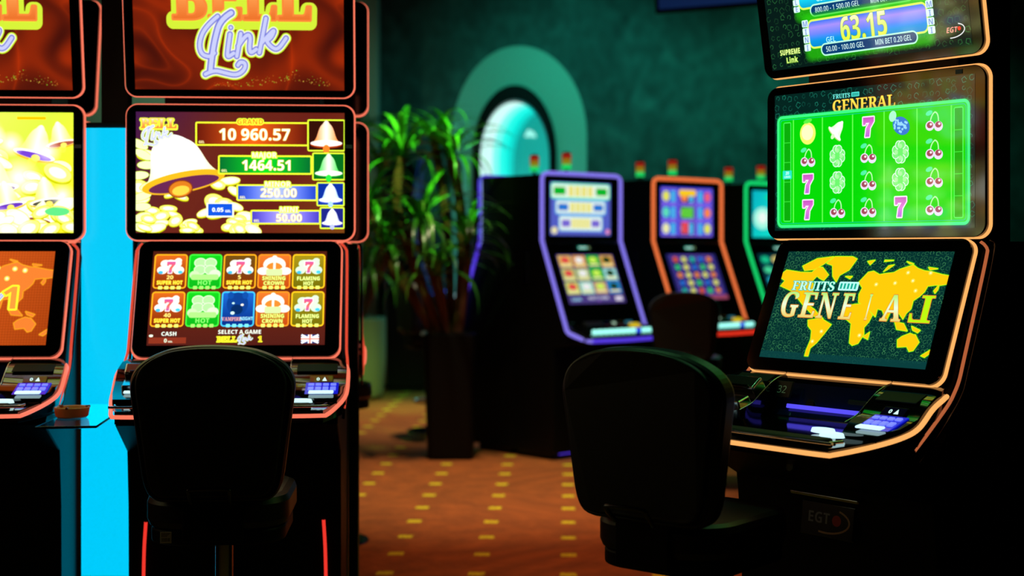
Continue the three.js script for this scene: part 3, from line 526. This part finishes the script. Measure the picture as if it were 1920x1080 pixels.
function slotMachine(o) {
  const t = thing('slot_machine', o.label, 'slot machine', o.pos, o.turn, o.group);
  const L = o.led, thin = o.ledThin || L, k = o.light ?? 0.5;
  part(t, 'cabinet', cabinetGeo(), M.satin);
  part(t, 'plinth', rbox(0.6, 0.07, 0.38, 0.006), M.matte, [0, 0.035, -0.09]);
  part(t, 'spine', rbox(0.526, 1.0, 0.25, 0.008), M.satin, [0, 1.965, -0.173]);
  const top = display(t, 'jackpot_display', BW, BH, AW, AH, o.top, L, [0, 2.194, 0.045], 0.17, o.glow[0], k);
  const mid = display(t, 'game_display', BW, BH, AW, AH, o.mid, L, [0, 1.714, 0], 0, o.glow[1], k);
  part(mid, 'sticker', rbox(0.022, 0.012, 0.001, 0.0004), M.sticker, o.stickerTop ? [0.30, 0.214, 0.001] : [0.364, 0.09, 0.001]);
  const ty = (1.486 + 1.100) / 2, tz = (-0.016 + 0.146) / 2 + 0.004;
  display(t, 'touch_display', LBW, LBH, o.lowW || LW, o.lowH || LH, o.low, L, [0, ty, tz], -Math.atan2(0.162, 0.386), o.glow[2], k);
  for (const s of [-1, 1]) {
    part(t, 'led_strip', sideLed(s), thin);
    part(t, 'side_trim', cached('trim' + s, () => tube([[0.345 * s, 1.478, -0.075], [0.357 * s, 1.44, -0.075], [0.358 * s, 1.15, 0.035], [0.358 * s, 1.06, 0.08], [0.358 * s, 0.95, 0.2], [0.357 * s, 0.91, 0.25]], 0.005, 50)), M.darkChrome);
    if (o.ledBase) part(t, 'base_led_strip', cached('base' + s, () => tube([[0.288 * s, 0.565, 0.156], [0.294 * s, 0.45, 0.157], [0.296 * s, 0.25, 0.155], [0.29 * s, 0.1, 0.150]], 0.0055, 24)), o.ledBase || L);
  }
  for (const s of [-1, 1]) part(t, 'edge_trim', rbox(0.008, 1.38, 0.012, 0.003), M.chrome, [0.347 * s, 0.77, -0.292]);
  const toe = part(t, 'kick_plate', rbox(0.56, 0.05, 0.02, 0.004), M.darkChrome, [0, 0.12, 0.15]);
  part(t, 'shelf_panel', rbox(0.56, 0.02, 0.10, 0.005), M.gloss, [0, 0.36, 0.185]);
  const badge = part(t, 'badge', rbox(0.19, 0.095, 0.012, 0.004), M.gloss, [0, 0.705, 0.172], [-0.12, 0, 0]);
  const bm = std({ map: T.badge, roughness: 0.3 });
  part(badge, 'emblem', screenGeo(0.18, 0.088), o.badgeMat || (o.badgeMat = bm), [0, 0, 0.0068]);
  part(t, 'lock', cyl(0.012, 0.012, 0.02, 16), M.chrome, [-0.02, 0.86, 0.30], [1.2, 0, 0]);
  part(t, 'chrome_lip', rbox(0.24, 0.012, 0.02, 0.004), M.chrome, [0, 0.775, 0.185], [0.4, 0, 0]);
  // button deck
  const d = part(t, 'button_deck', deckGeo(), M.gloss);
  part(d, 'led_edge', deckLed(), L);
  for (const s of [-1, 1]) part(d, 'console', consoleGeo(s), M.gloss);
  part(d, 'hand_rest', cached('rest', () => new RoundedBoxGeometry(0.54, 0.016, 0.06, 3, 0.008)), M.matte, [0, 0.977, 0.505]);
  part(d, 'deck_trim', cached('dtrim', () => tube([[0.318, 0.982, 0.50], [0.306, 0.981, 0.538], [0.28, 0.98, 0.546], [-0.28, 0.98, 0.546], [-0.306, 0.981, 0.538], [-0.318, 0.982, 0.50]], 0.004, 60)), M.chrome);
  for (const s of [-1, 1]) part(d, 'chrome_line', cached('cl' + s, () => tube([0.135, 0.165, 0.2, 0.24, 0.28, 0.33].map((z) => [0.185 * s, onP(z).y + 0.001, z]), 0.0018, 30, false, 6)), M.chrome);
  part(d, 'back_panel', cached('backp', () => slab([{ z: 0.152, y: 1.074, b: 1.06, l: -0.182, r: 0.182 }, { z: 0.181, y: 1.008, b: 0.99, l: -0.182, r: 0.182 }, { z: 0.206, y: 0.9868, b: 0.97, l: -0.182, r: 0.182 }])), M.blueTint);
  // keys lie on the slope of the console
  const lay = (name, geo, mat, x, z, up) => { const q = onP(z); const n = [Math.sin(q.tilt), Math.cos(q.tilt)]; return part(d, name, geo, mat, [x, q.y + n[1] * up, z + n[0] * up], [q.tilt, 0, 0]); };
  lay('key_panel', rbox(0.104, 0.004, 0.12, 0.001), M.blueGlass, 0.292, 0.33, 0.0024);
  for (let r = 0; r < 2; r++) for (let c = 0; c < 4; c++) lay('light_button', rbox(0.018, 0.005, r ? 0.022 : 0.014, 0.002), M.blueKey, 0.257 + c * 0.0235, 0.292 + r * 0.03, 0.006);
  lay('light_button', rbox(0.078, 0.006, 0.024, 0.003), M.whiteKey, 0.292, 0.362, 0.007);
  lay('counter_display', rbox(0.075, 0.004, 0.032, 0.001), M.gloss, 0.288, 0.258, 0.003).add((() => { const m = new THREE.Mesh(screenGeo(0.07, 0.028), SM.count); m.name = 'screen'; m.rotation.x = -Math.PI / 2; m.position.y = 0.0024; return m; })());
  lay('cover_panel', rbox(0.13, 0.003, 0.05, 0.001), M.matte, 0.272, 0.212, 0.001); lay('cover_panel', rbox(0.13, 0.003, 0.04, 0.001), M.matte, -0.268, 0.178, 0.001);
  for (const [x, z] of [[0.16, 0.385], [0.232, 0.438]]) { const b = part(d, 'light_button', cached('oval', () => { const g = new THREE.CylinderGeometry(0.036, 0.04, 0.010, 32); g.scale(1, 1, 0.6); return g; }), M.whiteKey, [x, 0.986, z]); b.rotation.y = -0.15; }
  // bill acceptor on the other console
  lay('bill_acceptor', rbox(0.135, 0.03, 0.05, 0.006), M.chrome, -0.272, 0.225, 0.006);
  lay('bill_slot', rbox(0.10, 0.008, 0.012, 0.002), M.gloss, -0.272, 0.243, 0.022);
  lay('ticket_printer', rbox(0.13, 0.02, 0.05, 0.005), M.chrome, -0.272, 0.285, 0.004);
  lay('light_button', rbox(0.1, 0.006, 0.016, 0.002), M.whiteKey, -0.272, 0.345, 0.006);
  if (o.number) {
    const n = part(d, 'number_plate', rbox(0.068, 0.05, 0.006, 0.002), M.matte, [-0.155, 1.056, 0.184], [-0.4, 0, 0]);
    part(n, 'numeral', screenGeo(0.064, 0.046), std({ map: T.plate, roughness: 0.4 }), [0, 0, 0.0036]);
  }
  part(d, 'light_bar', rbox(0.27, 0.012, 0.006, 0.002), BLUEBAR, [0, 1.012, 0.190], [-0.3, 0, 0]);
  const sp = part(d, 'speaker_grille', rbox(0.075, 0.028, 0.006, 0.003), M.matte, [0.10, 1.03, 0.168], [-0.3, 0, 0]);
  part(d, 'lock', cyl(0.014, 0.014, 0.012, 20), M.satin, [-0.06, 1.02, 0.176], [1.27, 0, 0]);
  return t;
}
const CORAL = led(0xff7a5e, 1.05), CORALTHIN = led(0xff5238, 0.75), REDBASE = led(0xff3a2e, 0.9), AMBER = led(0xffb062, 1.1), AMBERTHIN = led(0xe07848, 0.6), BADGE = std({ map: T.badge, roughness: 0.3 });
const BLUEBAR = led(0x5a50ff, 1.0);
const tB = 4 * Math.PI / 180, tR = -52.2 * Math.PI / 180;
const WARM = [0xc04418, 0xc8c070, 0x8a7030];
slotMachine({ label: 'three-screen slot machine showing a ten-game menu on its touch display', pos: [-0.918, 0, -4.873], turn: tB, led: CORAL, ledThin: CORALTHIN, ledBase: REDBASE, top: SM.bellTop, mid: SM.bellMid, low: SM.menu, glow: WARM, light: 0.35, badgeMat: BADGE });
slotMachine({ label: 'three-screen slot machine showing an orange world map on its touch display', pos: [-1.836, 0, -4.86], turn: tB, led: CORAL, ledThin: CORALTHIN, top: SM.bellTop, mid: SM.coinMid, low: SM.orangeMap, glow: [0xc04418, 0xd8e060, 0xd06018], light: 0.35, badgeMat: BADGE });
slotMachine({ label: 'three-screen slot machine numbered 32 with amber light frames and green reels', pos: [1.010, 0, -4.0815], turn: tR, led: AMBER, ledThin: AMBERTHIN, top: SM.jackpot, mid: SM.reels, low: SM.yellowMap, glow: [0x30a060, 0x18d028, 0x8a8010], light: 0.35, number: true, stickerTop: true, badgeMat: BADGE });
slotMachine({ label: 'slot machine standing back to back with the one showing the game menu', pos: [-0.941, 0, -5.56], turn: Math.PI + 0.1, led: CORAL, ledThin: CORALTHIN, top: SM.bellTop, mid: SM.coinMid, low: SM.menu, glow: WARM, light: 0.35, badgeMat: BADGE });
slotMachine({ label: 'slot machine standing back to back with the one showing the orange map', pos: [-1.985, 0, -5.56], turn: Math.PI, led: CORAL, ledThin: CORALTHIN, top: SM.bellTop, mid: SM.bellMid, low: SM.menu, glow: WARM, light: 0.35, badgeMat: BADGE });
slotMachine({ label: 'slot machine turned side on to the row, mirrored in the green reels display', pos: [-2.55, 0, -3.72], turn: Math.PI / 2, led: CORAL, ledThin: CORALTHIN, top: SM.bellTop, mid: SM.bellMid, low: SM.menu, glow: WARM, light: 0.35, badgeMat: BADGE });
slotMachine({ label: 'dark three-screen slot machine seen side on behind the plants', pos: [-1.0, 0, -15.08], turn: Math.PI * 0.5, led: led(0x2860c0, 0.2), top: SM.blank, mid: SM.blank, low: SM.blank, glow: [0x203060, 0x203060, 0x203060], light: 0.1, badgeMat: BADGE });

// ---------- two-screen slant-top machines in the far island ----------
const lampStack = [[0x18d060, 1], [0xd8c020, 0.35], [0xd02818, 0.45], [0xd8fff0, 0.8]];
function slantMachine(o) {
  const t = thing('slant_slot_machine', o.label, 'slot machine', o.pos, o.turn, o.group);
  const hw = 0.388, s = new THREE.Shape([[0.10, 0.05], [0.10, 0.78], [0.40, 0.83], [0.42, 0.86], [0.235, 0.92], [-0.012, 1.52], [-0.012, 1.98], [-0.325, 1.98], [-0.325, 0.05]].map(([z, y]) => new THREE.Vector2(z, y)));
  part(t, 'cabinet', cached('slantcab', () => { const g = extrude(s, 2 * hw - 0.02, 0.004, 4); g.translate(0, 0, -hw + 0.01); g.rotateY(-Math.PI / 2); return g; }), M.satin);
  part(t, 'plinth', rbox(0.7, 0.06, 0.36, 0.006), M.matte, [0, 0.03, -0.12]);
  const outline = [[0.428, 0.85], [0.235, 0.905], [0.0, 1.52], [0.0, 1.93]];
  const ledG = cached('slantled', () => { const r = [[0.33, 0.838, 0.432], [0.374, 0.848, 0.395], [0.392, 0.89, 0.262], [0.393, 0.96, 0.225], [0.393, 1.49, 0.012], [0.393, 1.55, 0.0], [0.393, 1.93, 0.0], [0.385, 1.975, 0.0], [0.345, 1.992, 0.0]]; return r; });
  const l = (name, pts, m) => part(t, name, tube(pts, 0.0135, 70, false, 8, 0.3), m);
  l('led_strip', ledG, o.led); l('led_strip', ledG.map(([x, y, z]) => [-x, y, z]), o.led);
  l('led_strip', [[-0.34, 1.992, 0], [0, 1.993, 0], [0.34, 1.992, 0]], o.led);
  l('led_strip', [[-0.33, 0.838, 0.432], [0, 0.835, 0.437], [0.33, 0.838, 0.432]], o.ledDeck || o.led);
  part(t, 'base_led_strip', rbox(0.6, 0.022, 0.01, 0.003), o.ledBase || o.led, [0, 0.045, 0.075]);
  const tilt = -Math.atan2(0.247, 0.60);
  const face = part(t, 'upper_panel', rbox(0.74, 0.46, 0.02, 0.006), M.gloss, [0, 1.745, -0.004]);
  part(face, 'screen', screenGeo(0.60, 0.375), SM.slantTop[o.pic], [-0.02, 0.0, 0.0108]);
  const lo = part(t, 'lower_panel', rbox(0.74, 0.60, 0.02, 0.006), M.gloss, [0, 1.225, 0.112], [tilt, 0, 0]);
  part(lo, 'screen', screenGeo(0.56, 0.37), SM.slantLow[o.pic], [-0.02, 0.025, 0.0108]);
  part(lo, 'nameplate_sign', screenGeo(0.16, 0.04), SM.slantLogo, [-0.01, 0.262, 0.0108]);
  for (const [b, w, h, dx] of [[face, 0.6, 0.375, -0.02], [lo, 0.56, 0.37, -0.02]]) { const q = new THREE.RectAreaLight(new THREE.Color(o.glow), 0.3, w, h); q.position.set(dx, 0.02, 0.02); q.rotation.y = Math.PI; b.add(q); }
  const deck = part(t, 'button_deck', cached('slantdeck', () => slab([{ z: 0.225, y: 0.945, b: 0.90, l: -0.37, r: 0.37 }, { z: 0.30, y: 0.905, b: 0.86, l: -0.37, r: 0.37 }, { z: 0.43, y: 0.872, b: 0.845, l: -0.36, r: 0.36 }])), M.gloss);
  for (let i = 0; i < 11; i++) part(deck, 'light_button', rbox(0.034, 0.03, 0.034, 0.008), i === 8 ? led(0x1840ff, 0.8) : led(0x9ffff0, 1.3), [-0.26 + i * 0.054, 0.896, 0.385]);
  part(deck, 'light_button', rbox(0.09, 0.016, 0.04, 0.005), led(0xe8c810, 0.85), [0.24, 0.925, 0.285], [0.5, 0, 0]);
  part(deck, 'light_button', rbox(0.07, 0.012, 0.026, 0.004), led(0x2a7890, 0.6), [0.23, 0.948, 0.232], [0.6, 0, 0]);
  for (const x of [0.08, 0.11]) part(deck, 'light_button', rbox(0.024, 0.016, 0.024, 0.005), led(0xc8f0d0, 0.7), [x, 0.94 - (x - 0.08), 0.235 + (x - 0.08)], [0.5, 0, 0]);
  part(deck, 'bill_acceptor', rbox(0.17, 0.03, 0.06, 0.006), M.satin, [-0.16, 0.935, 0.27], [0.5, 0, 0]);
  for (const y of [1.18]) part(t, 'side_vent', rbox(0.006, 0.22, 0.05, 0.002), M.darkChrome, [-0.392, y + 0.15, -0.17]);
  const lamp = part(t, 'signal_lamp', cyl(0.012, 0.012, 0.05, 12), M.satin, [0, 2.01, -0.16]);
  lampStack.slice(0, 3).forEach(([hex, k], i) => part(lamp, 'lamp_tier', cyl(0.034, 0.034, 0.036, 20), led(hex, k * (o.lampOn ?? 1)), [0, 0.043 + i * 0.038, 0]));
  part(lamp, 'lamp_cap', cyl(0.02, 0.034, 0.014, 20), M.satin, [0, 0.144, 0]);
  return t;
}
const PURPLE = led(0x8a7cf8, 0.95), VIOLET = led(0x5a3cf0, 0.9), ORANGE = led(0xff7a40, 0.95), RED = led(0xff3420, 0.85), GREEN = led(0x14f07a, 0.9);
const phi = 42 * Math.PI / 180, U = [Math.cos(phi), -Math.sin(phi)], N = [Math.sin(phi), Math.cos(phi)];   // along the island, and out of its front
const M1 = [0.5, -10.25];
const spot = (a, b) => [M1[0] + U[0] * a + N[0] * b, 0, M1[1] + U[1] * a + N[1] * b];
slantMachine({ label: 'two-screen slant-top slot machine outlined in lavender light', pos: spot(0, 0), turn: phi, led: PURPLE, ledDeck: VIOLET, ledBase: VIOLET, pic: 0, glow: 0x9098d8 });
slantMachine({ label: 'two-screen slant-top slot machine outlined in orange light', pos: spot(1.14, 0), turn: phi, led: ORANGE, ledDeck: RED, ledBase: RED, pic: 1, glow: 0x5060d8 });
slantMachine({ label: 'two-screen slant-top slot machine outlined in green light', pos: spot(2.23, 0), turn: phi, led: GREEN, ledDeck: RED, ledBase: GREEN, pic: 2, glow: 0x20c8b8 });
slantMachine({ label: 'slant-top slot machine facing away behind the lavender one, edged in blue light', pos: spot(0, -0.66), turn: phi + Math.PI, led: VIOLET, pic: 2, glow: 0x5060d8 });
slantMachine({ label: 'slant-top slot machine facing away behind the orange one', pos: spot(1.14, -0.66), turn: phi + Math.PI, led: ORANGE, pic: 0, glow: 0x5060d8 });
slantMachine({ label: 'slant-top slot machine facing away behind the green one', pos: spot(2.23, -0.66), turn: phi + Math.PI, led: GREEN, pic: 1, glow: 0x5060d8 });

// ---------- swivel chairs ----------
const backShape = (k) => { const s = new THREE.Shape(); const w = k * 0.94; s.moveTo(0.135 * w, 0); s.bezierCurveTo(0.17 * w, 0.0, 0.178 * w, 0.03, 0.184 * w, 0.06); s.lineTo(0.213 * w, 0.27); s.bezierCurveTo(0.222 * w, 0.325, 0.19 * w, 0.352, 0.12 * w, 0.374); s.bezierCurveTo(0.06 * w, 0.39, -0.06 * w, 0.39, -0.12 * w, 0.374); s.bezierCurveTo(-0.19 * w, 0.352, -0.222 * w, 0.325, -0.213 * w, 0.27); s.lineTo(-0.184 * w, 0.06); s.bezierCurveTo(-0.178 * w, 0.03, -0.17 * w, 0, -0.135 * w, 0); return s; };
const bent = (g, k = 0.55) => { const p = g.attributes.position; for (let i = 0; i < p.count; i++) { const x = p.getX(i), y = p.getY(i); p.setZ(i, p.getZ(i) + k * x * x + 0.12 * (y - 0.2) * (y - 0.2) * 0); } g.computeVertexNormals(); return g; };
const CH = {
  cushion: bent(extrude(backShape(1), 0.034, 0.014, 14)), shell: bent(extrude(backShape(0.955), 0.012, 0.004, 14)),
  piping: (() => { const pts = backShape(1.03).getSpacedPoints(90).map((q) => new THREE.Vector3(q.x, q.y - 0.004, 0.55 * q.x * q.x)); pts.pop(); return new THREE.TubeGeometry(new THREE.CatmullRomCurve3(pts, true), 120, 0.0045, 6, true); })(),
  seat: (() => { const s = rrShape(0.34, 0.40, 0.10); const g = extrude(s, 0.045, 0.022, 12); g.rotateX(-Math.PI / 2); return g; })(),
  pan: (() => { const s = rrShape(0.35, 0.40, 0.10); const g = extrude(s, 0.028, 0.006, 12); g.rotateX(-Math.PI / 2); return g; })(),
  handle: tube([[-0.05, -0.03, 0], [-0.052, 0.0, -0.028], [-0.044, 0.012, -0.034], [0.044, 0.012, -0.034], [0.052, 0.0, -0.028], [0.05, -0.03, 0]], 0.006, 50),
  ring: new THREE.TorusGeometry(0.17, 0.011, 10, 48),
  disc: new THREE.LatheGeometry([[0, 0.03], [0.03, 0.03], [0.05, 0.024], [0.2, 0.014], [0.225, 0.008], [0.23, 0], [0, 0]].map(([x, y]) => new THREE.Vector2(x, y)), 48),
};
function chair(label, pos, turn, tagged, wide = 1) {      // faces local +z
  const t = thing('swivel_chair', label, 'chair', pos, turn);
  part(t, 'base', CH.disc, M.darkChrome);
  part(t, 'column_cover', cyl(0.034, 0.04, 0.3, 24), M.satin, [0, 0.17, 0]);
  part(t, 'column', cyl(0.025, 0.025, 0.36, 24), M.chrome, [0, 0.48, 0]);
  const ring = part(t, 'foot_ring', CH.ring, M.chrome, [0, 0.24, 0], [Math.PI / 2, 0, 0]);
  for (let i = 0; i < 3; i++) part(ring, 'spoke', cached('spoke' + i, () => { const g = new THREE.CylinderGeometry(0.007, 0.007, 0.14, 8); g.translate(0, 0.1, 0); g.rotateZ(i * 2.094); return g; }), M.chrome);
  const pan = part(t, 'seat_pan', CH.pan, M.satin, [0, 0.672, 0]);
  if (tagged) part(pan, 'tag', rbox(0.03, 0.03, 0.002, 0.0008), std({ map: T.tag, roughness: 0.7 }), [tagged, 0.018, -0.2085], [0, 0, 0]);
  part(t, 'seat', CH.seat, M.leather, [0, 0.728, 0]);
  const b = part(t, 'backrest', CH.cushion, M.leather, [0, wide > 1 ? 0.805 : 0.80, -0.235], [-0.06, 0, 0]);
  if (wide > 1) b.scale.set(wide, 1.03, 1);
  part(b, 'back_shell', CH.shell, M.shell, [0, 0.008, -0.026]);
  part(b, 'piping', CH.piping, M.leather, [0, 0.0, -0.012]);
  part(b, 'handle', CH.handle, M.darkChrome, [0, 0.022, -0.028]);
  part(t, 'back_bracket', rbox(0.16, 0.16, 0.02, 0.006), M.satin, [0, 0.76, -0.222]);
  return t;
}
chair('black swivel chair in front of the slot machine with the ten-game menu', [-0.805, 0, -4.03], Math.PI + tB * 0.6 + 0.02, 0.125);
chair('black swivel chair turned in front of the slot machine numbered 32', [0.462, 0, -3.66], Math.PI - 0.70, -0.05, 1.1);
chair('black swivel chair in front of the slant-top machine outlined in orange', [1.1, 0, -8.95], Math.PI - 0.25);
chair('swivel chair with a round base behind the back-to-back machines', [-0.945, 0, -7.2], 0.9);
chair('swivel chair with a round base half hidden by the tall black planter', [-0.62, 0, -11.6], 2.0);

// ---------- plants ----------
const leafMat = [0x2f6b1e, 0x3f8a26, 0x245a1c, 0x58a030].map((c) => new THREE.MeshPhysicalMaterial({ color: c, roughness: 0.32, side: THREE.DoubleSide, transmission: 0.0 }));
const bark = std({ color: 0x7a4024, roughness: 0.9, bumpMap: pileTex, bumpScale: 0.01 });
function leafGeo(len, wid, droop, lift) {
  const n = 12, pos = [], uv = [], idx = []; let x = 0, y = 0, a = lift;
  for (let i = 0; i <= n; i++) {
    const t = i / n, w = wid * Math.pow(Math.sin(Math.PI * Math.min(1, 0.12 + t * 0.88)), 0.7) * (t > 0.6 ? 1 - (t - 0.6) * 1.6 : 1) + 0.001;
    pos.push(x, y + w * 0.35, w, x, y, 0, x, y + w * 0.35, -w); uv.push(0, t, 0.5, t, 1, t);
    if (i < n) for (const q of [0, 1]) { const b = i * 3 + q; idx.push(b, b + 1, b + 3, b + 1, b + 4, b + 3); }
    x += Math.cos(a) * len / n; y += Math.sin(a) * len / n; a = Math.max(-1.5, a - droop / n * (0.5 + t));
  }
  const g = new THREE.BufferGeometry(); g.setAttribute('position', new THREE.Float32BufferAttribute(pos, 3)); g.setAttribute('uv', new THREE.Float32BufferAttribute(uv, 2)); g.setIndex(idx); g.computeVertexNormals(); return g;
}
const LEAVES = []; for (let i = 0; i < 12; i++) LEAVES.push(leafGeo(rr(0.5, 0.78), rr(0.017, 0.028), rr(1.6, 3.0), rr(0.2, 1.35)));
function rosette(t, x, y, z, n, k) {
  for (let i = 0; i < n; i++) {
    const m = part(t, 'leaf', LEAVES[Math.floor(rnd() * LEAVES.length)], leafMat[Math.floor(rnd() * 4)], [x, y + rr(-0.04, 0.04), z], [0, i * 2.4 + rr(-0.3, 0.3), 0]);
    m.scale.setScalar(k * rr(0.75, 1.15));
  }
}
function stemPlant(t, stems, soilY) {
  for (const [x0, z0, x1, y1, z1, r, n, k, bow] of stems) {
    part(t, 'stem', tube([[x0, soilY - 0.05, z0], [x0 + (x1 - x0) * 0.3 + bow, soilY + (y1 - soilY) * 0.4, z0 + (z1 - z0) * 0.4], [x0 + (x1 - x0) * 0.7 + bow, soilY + (y1 - soilY) * 0.75, z1], [x1, y1, z1]], r, 20, false, 10), bark);
    rosette(t, x1, y1, z1, n, k);
  }
}
{
  const t = thing('potted_dracaena', 'tall green dracaena with drooping strap leaves in a tall black planter', 'potted plant', [-0.43, 0, -10.12]);
  part(t, 'planter', cached('planter', () => { const s = rrShape(0.36, 0.36, 0.05), g = extrude(s, 0.86, 0.004, 6); g.rotateX(-Math.PI / 2); const p = g.attributes.position; for (let i = 0; i < p.count; i++) { const k = 0.86 + 0.16 * p.getY(i) / 0.86; p.setX(i, p.getX(i) * k); p.setZ(i, p.getZ(i) * k); } g.computeVertexNormals(); return g; }), M.satin, [0, 0.004, 0]);
  part(t, 'soil', cyl(0.15, 0.15, 0.02), std({ color: 0x201610, roughness: 1 }), [0, 0.872, 0]);
  stemPlant(t, [
    [0.04, 0, 0.0, 2.1, -0.05, 0.036, 36, 0.8, 0.05], [-0.05, 0.05, -0.34, 2.1, 0.05, 0.036, 34, 0.85, -0.12], [0, -0.05, -0.12, 2.22, -0.1, 0.03, 26, 0.7, 0.02],
    [0, 0.1, -0.2, 1.62, 0.16, 0.028, 38, 0.95, -0.03], [0.06, 0.08, 0.12, 1.5, 0.14, 0.025, 30, 0.75, 0.02], [-0.1, 0.06, -0.45, 1.45, 0.1, 0.025, 30, 0.85, -0.05], [-0.02, 0.1, -0.08, 1.28, 0.18, 0.025, 34, 0.85, 0], [-0.1, 0.08, -0.58, 1.75, 0.05, 0.022, 26, 0.8, -0.05],
  ], 0.87);
}
{
  const t = thing('potted_dracaena', 'broad dracaena in a large white planter beside the grey wall', 'potted plant', [-1.62, 0, -14.1]);
  part(t, 'planter', new THREE.LatheGeometry([[0, 0], [0.30, 0], [0.36, 0.06], [0.385, 0.4], [0.385, 0.78], [0.37, 0.8], [0.345, 0.78], [0.34, 0.7], [0, 0.7]].map(([x, y]) => new THREE.Vector2(x, y)), 48), std({ color: 0x8c8c7c, roughness: 0.5 }));
  part(t, 'soil', cyl(0.34, 0.34, 0.02), std({ color: 0x201610, roughness: 1 }), [0, 0.705, 0]);
  stemPlant(t, [
    [0.1, 0, 0.35, 2.2, 0.1, 0.035, 32, 1.05, 0.1], [0, 0.05, 0.1, 2.55, 0, 0.035, 30, 1.0, 0], [0.1, 0.1, 0.42, 1.6, 0.2, 0.03, 34, 1.0, 0.08],
    [-0.1, 0, -0.3, 2.0, 0, 0.03, 26, 1.0, -0.1], [0.05, 0.15, 0.2, 1.25, 0.25, 0.03, 34, 1.05, 0.02],
  ], 0.7);
}

// ---------- light panel between the machines, glass shelf, ashtray, hanging monitor ----------
{
  const d = 4.96, l = at(149, 0, d).x, r = at(254, 0, d).x, top = at(0, 240, d).y, cx = (l + r) / 2;
  const t = thing('luminous_divider', 'upright cyan light panel in a black housing between two slot machines', 'light divider', [cx, 0, -d]);
  const w = r - l;
  part(t, 'housing', rbox(w, top + 0.02, 0.06, 0.006), M.matte, [0, (top + 0.02) / 2, -0.034]);
  const x0 = at(153, 0, d).x - cx, x1 = w / 2 - 0.01;
  part(t, 'light_face', rbox(x1 - x0, top - 0.02, 0.008, 0.002), std({ color: 0x0a2a30, roughness: 0.4, emissive: new THREE.Color(0.0, 0.62, 0.98), emissiveIntensity: 0.98 }), [(x0 + x1) / 2, top / 2 + 0.01, 0.001]);
  const q = new THREE.RectAreaLight(new THREE.Color(0, 0.62, 1), 0.5, x1 - x0, top - 0.1); q.position.set((x0 + x1) / 2, top / 2, 0.012); q.rotation.y = Math.PI; t.add(q);
  const a = at(188, 0, d).x - cx, b = at(240, 0, d).x - cx;
  part(t, 'post', rbox(b - a, 1.2, 0.05, 0.005), M.matte, [(a + b) / 2, top + 0.6, -0.034]);
}
{
  const y = 0.93, t = thing('glass_shelf', 'small clear glass shelf between two button decks', 'glass shelf', [0, y, 0]);
  const P2 = (px, py) => { const d = F * (EYE - y) / (py - HORIZON); return [(px - 960) * d / F, d]; };
  const pts = [P2(66, 800), P2(180, 798), P2(222, 770), P2(236, 758), P2(166, 757)];
  const s = new THREE.Shape(pts.map(([x, d]) => new THREE.Vector2(x, d)));
  const g = extrude(s, 0.006, 0.001, 4); g.rotateX(-Math.PI / 2);
  part(t, 'pane', g, new THREE.MeshPhysicalMaterial({ color: 0xd8f4ff, roughness: 0.03, transmission: 1, thickness: 0.006, ior: 1.5 }), [0, -0.007, 0]);
  const p = at(135, 783, F * (EYE - y) / (783 - HORIZON));
  const b = thing('ashtray', 'round orange ashtray on the glass shelf', 'ashtray', [p.x, y + 0.0012, p.z]);
  part(b, 'bowl', new THREE.LatheGeometry([[0, 0], [0.044, 0], [0.05, 0.006], [0.054, 0.03], [0.052, 0.033], [0.046, 0.03], [0.043, 0.012], [0, 0.01]].map(([x, yy]) => new THREE.Vector2(x, yy)), 40), std({ color: 0xff9a58, roughness: 0.4 }));
  for (let i = 0; i < 3; i++) part(b, 'rest_notch', cached('notch' + i, () => { const g2 = new THREE.CylinderGeometry(0.004, 0.004, 0.014, 10); g2.rotateX(Math.PI / 2); g2.translate(0, 0.032, 0.049); g2.rotateY(i * 2.094); return g2; }), std({ color: 0x9a4a28, roughness: 0.5 }));
}
{
  const a = at(1228, 26, 12), b = at(1520, -4, 11.4), w = Math.hypot(b.x - a.x, b.z - a.z), h = w * 0.57;
  const t = thing('hanging_monitor', 'large dark blue monitor hung below the ceiling', 'monitor', [(a.x + b.x) / 2, 4.6, (a.z + b.z) / 2], -Math.atan2(b.z - a.z, b.x - a.x));
  const yc = a.y - 4.6 + h / 2;
  const m = part(t, 'casing', rbox(w, h, 0.06, 0.01), M.satin, [0, yc, 0], [0.08, 0, 0]);
  part(m, 'screen', screenGeo(w - 0.07, h - 0.07), SM.blueDark, [0, 0, 0.0315]);
  const pl = 0.001 - (yc + h / 2);
  part(t, 'pole', cyl(0.025, 0.025, Math.max(0.05, -(yc)), 16), M.matte, [0, yc / 2, -0.06]);
  part(t, 'ceiling_plate', rbox(0.2, 0.02, 0.2, 0.004), M.matte, [0, -0.011, -0.06]);
}

shadowed(scene);
renderer.render(scene, camera);
